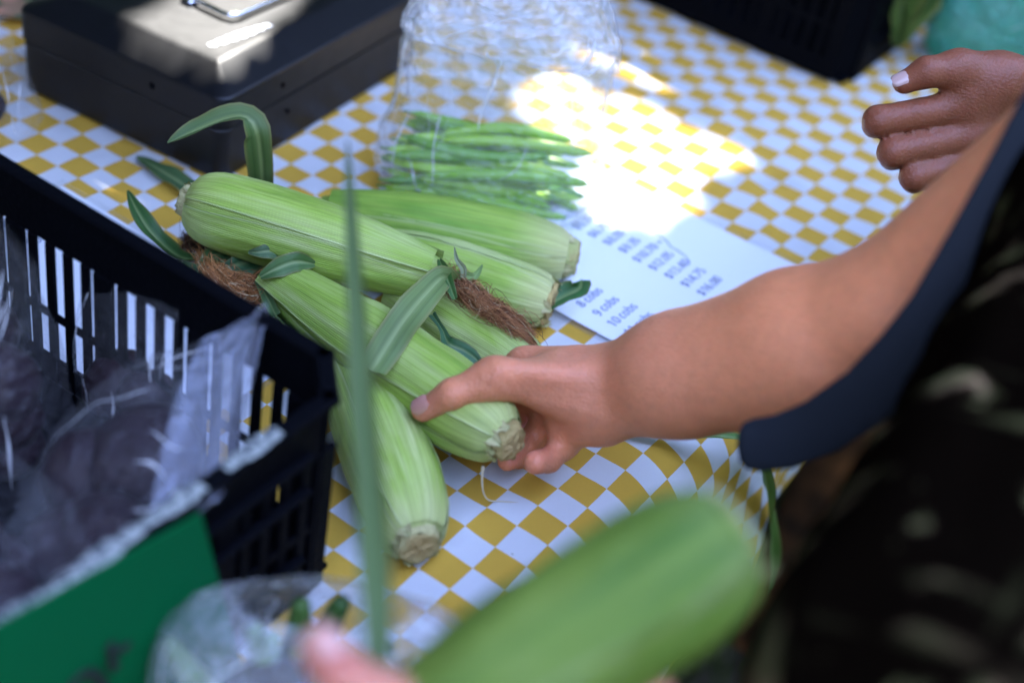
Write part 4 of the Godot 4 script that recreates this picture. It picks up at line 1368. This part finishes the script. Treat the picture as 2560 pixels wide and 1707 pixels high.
func crate_bags() -> void:
	var V := func(x: float, y: float, z: float) -> Vector3: return Vector3(x, y, z)
	# the big bag in front: body in the crate, flat mouth rising to the right
	var a: Vector3 = Vector3(-0.1656, 0.0750, 0.2688)
	var m: Vector3 = Vector3(-0.0794, 0.1500, 0.2006)
	var ax := (m - a)
	var wd := (Vector3(-0.1187, 0.1580, 0.1431) - Vector3(-0.0337, 0.1500, 0.2716)) * 0.5
	var dp := ax.cross(wd).normalized()
	if dp.y < 0:
		dp = -dp
	var st := []
	for e in [[-0.05, 0.25, 0.01], [0.0, 0.62, 0.026], [0.2, 0.86, 0.040], [0.42, 0.95, 0.040], [0.62, 0.95, 0.031], [0.78, 0.97, 0.016], [0.9, 1.0, 0.006], [1.0, 1.02, 0.0035], [1.1, 1.0, 0.002]]:
		st.append([a + ax * e[0] - dp * 0.03 * (1.0 - e[0]), wd * e[1], dp * e[2]])
	var lumps := []
	for k in 6:
		lumps.append([a + ax * (0.06 + 0.13 * (k / 2) + 0.03 * (k % 2)) + wd * (0.42 * (1 if k % 2 else -1)) - dp * 0.036, 0.028 + 0.003 * ((k * 7) % 3)])
	veg_bag("shiny clear bag of dark vegetables, its flat mouth against the crate's right corner", st, 0.0062, 81, lumps, M.hazy_film)
	var big: Node3D = get_child(get_child_count() - 1)
	for c in get_children():
		if c.has_meta("label") and str(c.get_meta("label")).begins_with("shiny clear bag"):
			big = c
	var mm := MB.new()
	var lid := []
	for e in [[0.80, 0.985, 0.0150], [0.88, 1.0, 0.0085], [0.96, 1.02, 0.0062], [1.04, 1.02, 0.0050], [1.115, 1.01, 0.0042]]:
		lid.append([a + ax * e[0] - dp * 0.03 * (1.0 - e[0]) + dp * 0.0006, wd * e[1], dp * e[2]])
	bag_skin(mm, lid, 0.0045, 81, 80, 30)
	put(mm, "flat_mouth", M.mouth_film, big)
	# second bag against the left
	var c: Vector3 = Vector3(-0.2587, 0.0850, 0.2125)
	st = []
	for e in [[-0.085, 0.03, 0.02], [-0.075, 0.055, 0.04], [-0.04, 0.066, 0.048], [0.0, 0.062, 0.045], [0.03, 0.055, 0.032], [0.055, 0.048, 0.016], [0.075, 0.045, 0.006], [0.088, 0.044, 0.003]]:
		st.append([c + Vector3(-0.010, e[0], -0.02 * clampf(e[0] * 12.0, 0, 1)), Vector3(e[1], 0, 0.012), Vector3(0.004, 0, e[2])])
	lumps = []
	for k in 6:
		lumps.append([c + Vector3(-0.022 + 0.044 * (k % 2) - 0.008, -0.055 + 0.026 * (k / 2), -0.012 + 0.022 * ((k * 3) % 2)), 0.025])
	veg_bag("tall clear bag of dark vegetables leaning in the crate's left side", st, 0.006, 83, lumps, M.hazy_film)
	# an empty looking clear bag whose corners stick up behind
	c = Vector3(-0.2162, 0.0900, 0.1375)
	st = []
	for e in [[-0.075, 0.03, 0.02], [-0.06, 0.042, 0.026], [-0.03, 0.046, 0.026], [0.0, 0.044, 0.018], [0.02, 0.046, 0.009], [0.036, 0.044, 0.003]]:
		st.append([c + Vector3(-0.004, e[0], -0.012 * clampf(e[0] * 12.0, 0, 1)), Vector3(e[1], 0.006, 0.006), Vector3(0.0, 0, e[2])])
	lumps = [[c + Vector3(-0.015, -0.052, 0), 0.022], [c + Vector3(0.02, -0.05, 0.003), 0.023]]
	veg_bag("small clear bag with stiff corners sticking up by the crate's slotted wall", st, 0.004, 85, lumps, M.hazy_film)
	# near left corner
	c = Vector3(-0.1328, 0.1000, 0.3144)
	st = []
	for e in [[-0.09, 0.03, 0.02], [-0.07, 0.05, 0.045], [-0.03, 0.055, 0.05], [0.0, 0.05, 0.042], [0.022, 0.04, 0.026], [0.03, 0.02, 0.012]]:
		st.append([c + Vector3(0, e[0], 0), Vector3(e[1], 0, 0.01), Vector3(0, 0, e[2])])
	lumps = [[c + Vector3(-0.01, -0.05, 0), 0.03], [c + Vector3(0.02, -0.03, 0.02), 0.026], [c + Vector3(-0.015, -0.015, 0.012), 0.024]]
	veg_bag("clear bag of dark vegetables nearest the camera in the crate", st, 0.005, 87, lumps, M.hazy_film)

	# far left corner, only its neck may show
	c = Vector3(-0.335, 0.095, 0.375)
	st = []
	for e in [[-0.085, 0.03, 0.02], [-0.07, 0.062, 0.055], [-0.03, 0.07, 0.06], [0.0, 0.062, 0.05], [0.022, 0.045, 0.03], [0.03, 0.02, 0.012]]:
		st.append([c + Vector3(0, e[0], 0), Vector3(e[1], 0, 0.01), Vector3(0, 0, e[2])])
	lumps = [[c + Vector3(-0.03, -0.052, 0.01), 0.03], [c + Vector3(0.03, -0.05, -0.01), 0.029], [c + Vector3(0.0, -0.03, 0.03), 0.027], [c + Vector3(0.005, -0.02, -0.02), 0.026]]
	veg_bag("clear bag of dark vegetables in the crate's far left corner", st, 0.005, 89, lumps, M.hazy_film)

	# bag standing on the cloth against the crate's outer side, near the camera
	c = Vector3(0.045, 0.0, 0.262)
	st = []
	for e in [[0.003, 0.05, 0.03], [0.02, 0.075, 0.050], [0.05, 0.084, 0.055], [0.08, 0.084, 0.050], [0.105, 0.077, 0.040], [0.124, 0.062, 0.026], [0.135, 0.040, 0.014]]:
		st.append([c + Vector3(0, e[0], 0), Vector3(0.78, 0, -0.62) * e[1], Vector3(0.62, 0, 0.78) * e[2]])
	var t := thing("clear_bag", "blurred clear bag of green vegetables beside the green card", "plastic bag", c)
	var mb := MB.new()
	bag_skin(mb, st, 0.006, 91, 80, 70)
	put(mb, "film", M.near_film, t)
	rng.seed = 19
	for k in 12:
		var q := c + Vector3(rng.randf_range(-0.035, 0.035), 0.0, rng.randf_range(-0.025, 0.025))
		mb = MB.new()
		var d := Vector3(0.7, 0, -0.6) * rng.randf_range(-0.05, 0.05)
		mb.tube([q + Vector3.UP * 0.012, q + d * 0.5 + Vector3.UP * 0.055, q + d + Vector3.UP * 0.098], [0.006, 0.0095, 0.005], 9, Color(0.05, 0.12, 0.03).lerp(Color(0.12, 0.22, 0.05), rng.randf()))
		tag(put(mb, "green_vegetable", M.bean), "green stalk inside the blurred clear bag near the camera", "vegetable", "green stalks in the near bag")

	creases(t, st, 26, 611, 0.0013, 2.6, 0.0, 1.0, 0.3, 0.8, 0.1)
	for k in 4:
		mb = MB.new()
		lump(c + Vector3(-0.028 + 0.018 * k, 0.035 + 0.022 * (k % 2), 0.008 * (k % 3)), 0.026, 620 + k, mb)
		tag(put(mb, "dark_vegetable", M.beet), "dark purple round vegetable in the blurred clear bag near the camera", "vegetable", "dark vegetables in the near bag")

	# bits at the edges of the view
	c = Vector3(-0.5761, 0.0000, -0.0450)
	st = []
	for e in [[0.002, 0.03, 0.02], [0.02, 0.040, 0.028], [0.05, 0.034, 0.02], [0.08, 0.022, 0.008], [0.095, 0.02, 0.003]]:
		st.append([c + Vector3(0, e[0], 0), Vector3(e[1], 0, -0.01), Vector3(0, 0, e[2])])
	veg_bag("crumpled clear bag at the left edge in front of the cash box", st, 0.004, 93, [[c + Vector3(-0.01, 0.022, 0), 0.018]], M.hazy_film)
	c = Vector3(-0.778, 0, -0.222)
	mb = MB.new()
	st = []
	for e in [[0.002, 0.04, 0.03], [0.01, 0.085, 0.055], [0.04, 0.09, 0.06], [0.075, 0.08, 0.05], [0.10, 0.06, 0.03], [0.108, 0.02, 0.01]]:
		st.append([c + Vector3(0, e[0], 0), Vector3(e[1], 0, 0), Vector3(0, 0, e[2])])
	bag_skin(mb, st, 0.005, 95, 40, 30)
	tag(put(mb, "cloth_pouch", M.pouch), "green flowered cloth pouch beyond the cash box at the top left", "pouch")
	c = Vector3(0.012, 0, -0.93)
	st = []
	for e in [[0.003, 0.05, 0.03], [0.02, 0.066, 0.045], [0.08, 0.07, 0.05], [0.14, 0.066, 0.045], [0.20, 0.06, 0.035], [0.25, 0.045, 0.02]]:
		st.append([c + Vector3(-0.01, e[0], 0), Vector3(e[1], 0, -0.02), Vector3(0.01, 0, e[2])])
	t = thing("teal_bag", "crinkled teal green plastic bag standing beyond the far hand", "plastic bag", c)
	mb = MB.new()
	bag_skin(mb, st, 0.007, 97, 80, 70)
	put(mb, "film", M.teal_film, t)
	creases(t, st, 30, 641, 0.0016, 2.6, 0.0, 0.5, 0.05, 0.8, 0.08)
	for k in 5:
		mb = MB.new()
		lump(c + Vector3(-0.03 + 0.016 * k, 0.05 + 0.035 * k, 0.0), 0.034, 300 + k, mb)
		tag(put(mb, "green_vegetable", M.bean), "round green vegetable inside the teal bag", "vegetable", "vegetables in the teal bag")

# ------------------------------------------------------------------ people
func nail(t: Node3D, at: Vector3, along: Vector3, out: Vector3, w: float, l: float, m: Material) -> void:
	var y := along.normalized()
	var z := (out - y * out.dot(y)).normalized()
	var x := y.cross(z)
	var mb := MB.new()
	mb.grid(10, 10, func(u, v):
		var a: float = (u - 0.5) * 1.9
		var q: float = v * 2.0 - 1.0
		var e := sqrt(maxf(0.0, 1.0 - pow(absf(q), 4.0))) * 0.35 + 0.65
		return [at + x * sin(a) * w * e + z * (cos(a) - 0.86) * w * 0.75 + y * q * l - z * 0.0006 * q * q, Vector2(u, v), Color.WHITE])
	put(mb, "nail", m, t)

func people() -> void:
	var nz := FastNoiseLite.new()
	nz.seed = 3
	nz.frequency = 38.0
	nz.fractal_octaves = 3
	var fine := FastNoiseLite.new()
	fine.seed = 9
	fine.frequency = 160.0
	# ---- the customer reaching across: right hand on the cob, left hand holding another
	var p1 := thing("person", "customer in a black flowered dress reaching across to grip a cob", "person", Vector3(0.52, -0.74, 0.12))
	var w0 := Vector3(0.0274, 0.0706, -0.0542)
	var ec := Vector3(0.1850, 0.2095, -0.0839)
	var sh := Vector3(0.2609, 0.3615, -0.1213)
	var hand := [
		[ec, sh, 0.0430, 0.052], [Vector3(0.1360, 0.1657, -0.0766), ec, 0.0440, 0.0435],
		[Vector3(0.0709, 0.1120, -0.0621), Vector3(0.1360, 0.1657, -0.0766), 0.0370, 0.0440], [Vector3(0.0240, 0.0792, -0.0540), Vector3(0.0709, 0.1120, -0.0621), 0.0228, 0.0365], [Vector3(0.0740, 0.1088, -0.0581), Vector3(0.1569, 0.1657, -0.0736), 0.034, 0.0425], [Vector3(0.0315, 0.0637, -0.0503), Vector3(0.0826, 0.1082, -0.0593), 0.0215, 0.030],
		[Vector3(0.0252, 0.0771, -0.0529), Vector3(-0.0291, 0.0667, -0.0433), 0.0215, 0.0125], [Vector3(0.0270, 0.0716, -0.0520), Vector3(-0.0209, 0.0528, -0.0527), 0.0205, 0.0125], [Vector3(0.0305, 0.0653, -0.0512), Vector3(-0.0056, 0.0460, -0.0522), 0.0200, 0.0125], [Vector3(0.0342, 0.0625, -0.0479), Vector3(0.0159, 0.0451, -0.0401), 0.0200, 0.0145],
		[Vector3(0.0040, 0.0772, -0.0330), Vector3(-0.0246, 0.0873, 0.0037), 0.0170, 0.0122], [Vector3(0.0224, 0.0742, -0.0431), Vector3(0.0040, 0.0772, -0.0330), 0.021, 0.018], [Vector3(0.0240, 0.0943, -0.0386), Vector3(-0.0197, 0.0988, 0.0067), 0.0052, 0.0040], [Vector3(0.0511, 0.0778, -0.0417), Vector3(0.0584, 0.0798, -0.0445), 0.0085, 0.0070], [Vector3(0.0192, 0.0921, -0.0570), Vector3(-0.0236, 0.0753, -0.0452), 0.0055, 0.0048],
		[Vector3(-0.0246, 0.0873, 0.0037), Vector3(-0.0407, 0.0778, 0.0263), 0.0118, 0.0098, 1], [Vector3(-0.0407, 0.0778, 0.0263), Vector3(-0.0563, 0.0587, 0.0342), 0.0100, 0.0078, 1],
		[Vector3(-0.0291, 0.0667, -0.0433), Vector3(-0.0538, 0.0312, -0.0448), 0.0100, 0.0092, 2], [Vector3(-0.0538, 0.0312, -0.0448), Vector3(-0.0541, 0.0134, -0.0291), 0.0090, 0.0082, 2], [Vector3(-0.0541, 0.0134, -0.0291), Vector3(-0.0427, 0.0152, -0.0083), 0.0082, 0.0070, 2],
		[Vector3(-0.0209, 0.0528, -0.0527), Vector3(-0.0332, 0.0119, -0.0505), 0.0102, 0.0092, 3], [Vector3(-0.0332, 0.0119, -0.0505), Vector3(-0.0310, 0.0047, -0.0283), 0.0090, 0.0083, 3], [Vector3(-0.0310, 0.0047, -0.0283), Vector3(-0.0259, 0.0112, -0.0109), 0.0082, 0.0070, 3],
		[Vector3(-0.0056, 0.0460, -0.0522), Vector3(-0.0101, 0.0147, -0.0454), 0.0100, 0.0092, 4], [Vector3(-0.0101, 0.0147, -0.0454), Vector3(-0.0079, 0.0122, -0.0215), 0.0088, 0.0083, 4], [Vector3(-0.0079, 0.0122, -0.0215), Vector3(-0.0060, 0.0218, -0.0022), 0.0082, 0.0070, 4],
		[Vector3(0.0159, 0.0451, -0.0401), Vector3(0.0174, 0.0282, -0.0347), 0.0098, 0.0088, 5], [Vector3(0.0174, 0.0282, -0.0347), Vector3(0.0185, 0.0305, -0.0144), 0.0086, 0.0082, 5], [Vector3(0.0185, 0.0305, -0.0144), Vector3(0.0170, 0.0386, 0.0023), 0.0084, 0.0080, 5],
	]
	var mcp := Vector3(-0.0144, 0.0911, 0.0077)
	var ip := Vector3(-0.0404, 0.0846, 0.0316)
	var tipp := Vector3(-0.0551, 0.0609, 0.0387)
	var knk := Vector3(-0.0263, 0.0736, -0.0423)
	var wr := Vector3(0.0154, 0.0917, -0.0331)
	var thd := (Vector3(-0.0246, 0.0873, 0.0037) - Vector3(0.0040, 0.0772, -0.0330)).normalized()
	var ipd := (Vector3(-0.0563, 0.0587, 0.0342) - Vector3(-0.0246, 0.0873, 0.0037)).normalized()
	var mb := MB.new()
	body(mb, hand, 0.0027, 0.013, func(p: Vector3):
		var f := 0.00035 * nz.get_noise_3dv(p) + 0.00016 * fine.get_noise_3dv(p)
		var d := p.distance_to(mcp)
		if d < 0.03:                                   # skin folds over the base of the thumb
			f += 0.00055 * sin((p - mcp).dot(thd) * 1150.0 + 1.5 * nz.get_noise_3dv(p)) * smoothstep(0.03, 0.008, d)
		d = p.distance_to(ip)
		if d < 0.012:
			f += 0.0004 * sin((p - ip).dot(ipd) * 2300.0) * smoothstep(0.012, 0.003, d)
		return f,
	func(p: Vector3):
		var c := Color(0.75, 0.272, 0.118)
		c = c.lerp(Color(0.68, 0.22, 0.13), 0.75 * smoothstep(0.03, 0.006, p.distance_to(tipp)))
		c = c.lerp(Color(0.68, 0.21, 0.13), 0.8 * smoothstep(0.034, 0.006, p.distance_to(Vector3(0.0086, 0.0317, 0.0014))))
		c = c.lerp(Color(0.66, 0.25, 0.14), 0.6 * smoothstep(0.16, 0.0, p.distance_to(wr)))
		c = c.lerp(Color(0.68, 0.24, 0.13), 0.5 * smoothstep(0.02, 0.004, p.distance_to(knk)))
		var s := nz.get_noise_3dv(p * 0.7)
		return c * (1.0 + 0.03 * s + 0.04 * fine.get_noise_3dv(p)))
	# left hand: thumb over the cob held near the camera, fingers under it
	var pal := Vector3(0.1953, 0.2206, 0.3591)
	var left := [
		[Vector3(0.2510, 0.1585, 0.3331), pal, 0.026, 0.022], [Vector3(0.4145, 0.0799, 0.2279), Vector3(0.2510, 0.1585, 0.3331), 0.042, 0.027],
		[Vector3(0.1961, 0.2280, 0.3593), Vector3(0.1629, 0.2583, 0.3722), 0.019, 0.0125], [pal, Vector3(0.1985, 0.2119, 0.3291), 0.018, 0.012], [pal, Vector3(0.1937, 0.2053, 0.3345), 0.018, 0.012], [pal, Vector3(0.1883, 0.1975, 0.3443), 0.018, 0.012], [pal, Vector3(0.1828, 0.1926, 0.3544), 0.018, 0.012],
		[Vector3(0.1629, 0.2583, 0.3722), Vector3(0.1443, 0.2698, 0.3793), 0.0118, 0.0100, 1], [Vector3(0.1443, 0.2698, 0.3793), Vector3(0.1301, 0.2733, 0.3768), 0.0100, 0.0084, 1],
		[Vector3(0.1985, 0.2119, 0.3291), Vector3(0.2119, 0.2152, 0.2976), 0.0100, 0.0092, 2], [Vector3(0.2119, 0.2152, 0.2976), Vector3(0.2232, 0.2412, 0.2932), 0.0092, 0.0084, 2], [Vector3(0.2232, 0.2412, 0.2932), Vector3(0.2315, 0.2634, 0.3008), 0.0084, 0.0074, 2],
		[Vector3(0.1937, 0.2053, 0.3345), Vector3(0.2058, 0.1936, 0.3054), 0.0100, 0.0092, 3], [Vector3(0.2058, 0.1936, 0.3054), Vector3(0.2163, 0.2184, 0.2995), 0.0092, 0.0084, 3], [Vector3(0.2163, 0.2184, 0.2995), Vector3(0.2236, 0.2457, 0.3076), 0.0084, 0.0074, 3],
		[Vector3(0.1883, 0.1975, 0.3443), Vector3(0.1990, 0.1824, 0.3188), 0.0098, 0.0090, 4], [Vector3(0.1990, 0.1824, 0.3188), Vector3(0.2117, 0.2065, 0.3124), 0.0090, 0.0082, 4], [Vector3(0.2117, 0.2065, 0.3124), Vector3(0.2180, 0.2315, 0.3158), 0.0082, 0.0072, 4],
		[Vector3(0.1828, 0.1926, 0.3544), Vector3(0.1921, 0.1752, 0.3359), 0.0088, 0.0080, 5], [Vector3(0.1921, 0.1752, 0.3359), Vector3(0.2032, 0.1938, 0.3280), 0.0080, 0.0074, 5], [Vector3(0.2032, 0.1938, 0.3280), Vector3(0.2087, 0.2150, 0.3280), 0.0074, 0.0066, 5],
	]
	body(mb, left, 0.0032, 0.013, func(p: Vector3): return 0.0003 * nz.get_noise_3dv(p),
	func(p: Vector3):
		var c := Color(0.62, 0.24, 0.14)
		return c.lerp(Color(0.50, 0.13, 0.10), 0.7 * smoothstep(0.03, 0.004, p.distance_to(Vector3(0.1347, 0.2792, 0.3762)))))
	put(mb, "body", M.skin, p1)
	nail(p1, Vector3(-0.0559, 0.0672, 0.0401), Vector3(-0.0593, 0.0601, 0.0417) - Vector3(-0.0498, 0.0726, 0.0371), Vector3(-0.0420, 0.1020, 0.0674) - Vector3(-0.0576, 0.0594, 0.0343), 0.0066, 0.0072, M.nail)
	nail(p1, Vector3(0.1339, 0.2816, 0.3782), Vector3(0.1279, 0.2769, 0.3747) - Vector3(0.1410, 0.2729, 0.3784), Vector3(0.1440, 0.2964, 0.3849) - Vector3(0.1320, 0.2733, 0.3757), 0.0070, 0.0075, M.nail)
	# black flowered dress
	mb = MB.new()
	var s1 := Vector3(0.2587, 0.3625, -0.1353)
	var s2 := Vector3(0.2848, 0.3180, -0.0604)
	var s3 := Vector3(0.2977, 0.2897, -0.0211)
	var s4 := Vector3(0.3034, 0.2763, 0.0161)
	var s4b := Vector3(0.3174, 0.2626, 0.0492)
	var s5 := Vector3(0.3252, 0.2548, 0.1162)
	var s6 := Vector3(0.3257, 0.2458, 0.2168)
	var hip := Vector3(0.50, -0.10, 0.16)
	var chest := Vector3(0.48, 0.36, 0.02)
	var folds := FastNoiseLite.new()
	folds.seed = 4
	folds.frequency = 9.0
	body(mb, [[s1, s2, 0.062, 0.066], [s2, s3, 0.066, 0.066], [s3, s4, 0.066, 0.066], [s4, s4b, 0.066, 0.074], [s4b, s5, 0.074, 0.086], [s5, s6, 0.086, 0.088], [s4, chest, 0.07, 0.12], [chest, hip, 0.13, 0.15], [s5, hip, 0.086, 0.14], [hip, Vector3(0.53, -0.62, 0.2), 0.15, 0.20]], 0.0095, 0.02,
	func(p: Vector3): return 0.006 * folds.get_noise_3dv(p) + 0.0025 * sin(p.x * 80.0 + p.y * 30.0 + 4.0 * folds.get_noise_3dv(p)),
	func(_p: Vector3): return Color.WHITE)
	put(mb, "dress", M.dress, p1)

	# navy strap with a rounded end
	var sp := [Vector3(0.1536, 0.1636, 0.0345), Vector3(0.1547, 0.1638, 0.0338), Vector3(0.1575, 0.1650, 0.0327), Vector3(0.1627, 0.1667, 0.0298), Vector3(0.1753, 0.1732, 0.0231), Vector3(0.1905, 0.1893, 0.0153), Vector3(0.2068, 0.2180, 0.0072), Vector3(0.2168, 0.2478, -0.0013), Vector3(0.2223, 0.2727, -0.0116), Vector3(0.2250, 0.3097, -0.0281), Vector3(0.2256, 0.3458, -0.0528), Vector3(0.2246, 0.3951, -0.0881)]
	mb = MB.new()
	mb.tube(sp, [0.0, 0.0085, 0.0128, 0.0150, 0.0158, 0.0165, 0.0172, 0.0178, 0.018, 0.018, 0.018, 0.018], 22, Color.WHITE, 0.22, Vector3(0.375, 0.609, 0.6985))
	tag(put(mb, "shoulder_strap", M.navy_strap), "broad navy fabric strap with a rounded end hanging below the forearm", "strap")

	# ---- the seller's loosely closed hand beyond
	var p2 := thing("person", "seller's dark brown hand loosely closed above the far table edge", "person", Vector3(0.62, -0.74, -0.62))
	var k1 := Vector3(0.1210, 0.2173, -0.3712)
	var k2 := Vector3(0.1311, 0.1976, -0.3695)
	var k3 := Vector3(0.1431, 0.1806, -0.3697)
	var k4 := Vector3(0.1559, 0.1670, -0.3705)
	var w2 := Vector3(0.1697, 0.2142, -0.4306)
	var fist := [
		[w2, Vector3(0.2626, 0.2302, -0.5373), 0.0285, 0.038], [Vector3(0.2626, 0.2302, -0.5373), Vector3(0.3769, 0.2971, -0.6572), 0.038, 0.046],
		[Vector3(0.1568, 0.2249, -0.4186), k1, 0.021, 0.0135], [w2, k2, 0.022, 0.0135], [Vector3(0.1752, 0.2048, -0.4253), k3, 0.021, 0.013], [Vector3(0.1793, 0.1978, -0.4213), k4, 0.021, 0.013],
		[Vector3(0.1564, 0.2326, -0.4109), Vector3(0.1058, 0.2423, -0.3663), 0.0205, 0.0128], [Vector3(0.1316, 0.2370, -0.3870), Vector3(0.1165, 0.2266, -0.3698), 0.018, 0.014],
		[Vector3(0.1058, 0.2423, -0.3663), Vector3(0.0888, 0.2394, -0.3461), 0.0124, 0.0112, 1], [Vector3(0.0888, 0.2394, -0.3461), Vector3(0.0781, 0.2294, -0.3373), 0.0112, 0.0088, 1],
		[k1, Vector3(0.0747, 0.2038, -0.3160), 0.0122, 0.0112, 2], [Vector3(0.0747, 0.2038, -0.3160), Vector3(0.0673, 0.1874, -0.3407), 0.0108, 0.0095, 2], [Vector3(0.0673, 0.1874, -0.3407), Vector3(0.0773, 0.1763, -0.3649), 0.0092, 0.0080, 2],
		[k2, Vector3(0.0926, 0.1857, -0.3156), 0.0120, 0.0110, 3], [Vector3(0.0926, 0.1857, -0.3156), Vector3(0.0870, 0.1678, -0.3427), 0.0106, 0.0095, 3], [Vector3(0.0870, 0.1678, -0.3427), Vector3(0.0982, 0.1622, -0.3668), 0.0092, 0.0080, 3],
		[k3, Vector3(0.1121, 0.1710, -0.3219), 0.0112, 0.0104, 4], [Vector3(0.1121, 0.1710, -0.3219), Vector3(0.1075, 0.1542, -0.3477), 0.0100, 0.0090, 4], [Vector3(0.1075, 0.1542, -0.3477), Vector3(0.1178, 0.1504, -0.3699), 0.0088, 0.0078, 4],
		[k4, Vector3(0.1324, 0.1575, -0.3353), 0.0100, 0.0092, 5], [Vector3(0.1324, 0.1575, -0.3353), Vector3(0.1286, 0.1429, -0.3577), 0.0090, 0.0082, 5], [Vector3(0.1286, 0.1429, -0.3577), Vector3(0.1369, 0.1403, -0.3771), 0.0080, 0.0070, 5],
	]
	var pip := Vector3(0.0771, 0.2076, -0.3106)
	var pip2 := Vector3(0.0953, 0.1897, -0.3090)
	mb = MB.new()
	body(mb, fist, 0.0029, 0.012, func(p: Vector3):
		var f := 0.0004 * nz.get_noise_3dv(p) + 0.0002 * fine.get_noise_3dv(p)
		for q in [pip, pip2]:
			var d := p.distance_to(q)
			if d < 0.014:
				f += 0.0005 * sin((p - q).dot(Vector3(0.81, 0.15, -0.567)) * 1700.0) * smoothstep(0.014, 0.004, d)
		return f,
	func(p: Vector3):
		var c := Color(0.25, 0.082, 0.040)
		return c * (1.0 + 0.14 * nz.get_noise_3dv(p)))
	put(mb, "body", M.skin, p2)
	nail(p2, Vector3(0.0768, 0.2353, -0.3310), Vector3(0.0728, 0.2286, -0.3338) - Vector3(0.0867, 0.2396, -0.3451), Vector3(0.0766, 0.2545, -0.3154) - Vector3(0.0781, 0.2294, -0.3373), 0.0066, 0.0075, M.pale_nail)
	mb = MB.new()
	mb.tube([Vector3(0.2418, 0.2256, -0.5150), Vector3(0.2509, 0.2274, -0.5258), Vector3(0.3170, 0.2564, -0.5895), Vector3(0.3820, 0.2980, -0.6607)], [0.046, 0.047, 0.052, 0.06], 20)
	put(mb, "sleeve", M.navy_strap, p2)
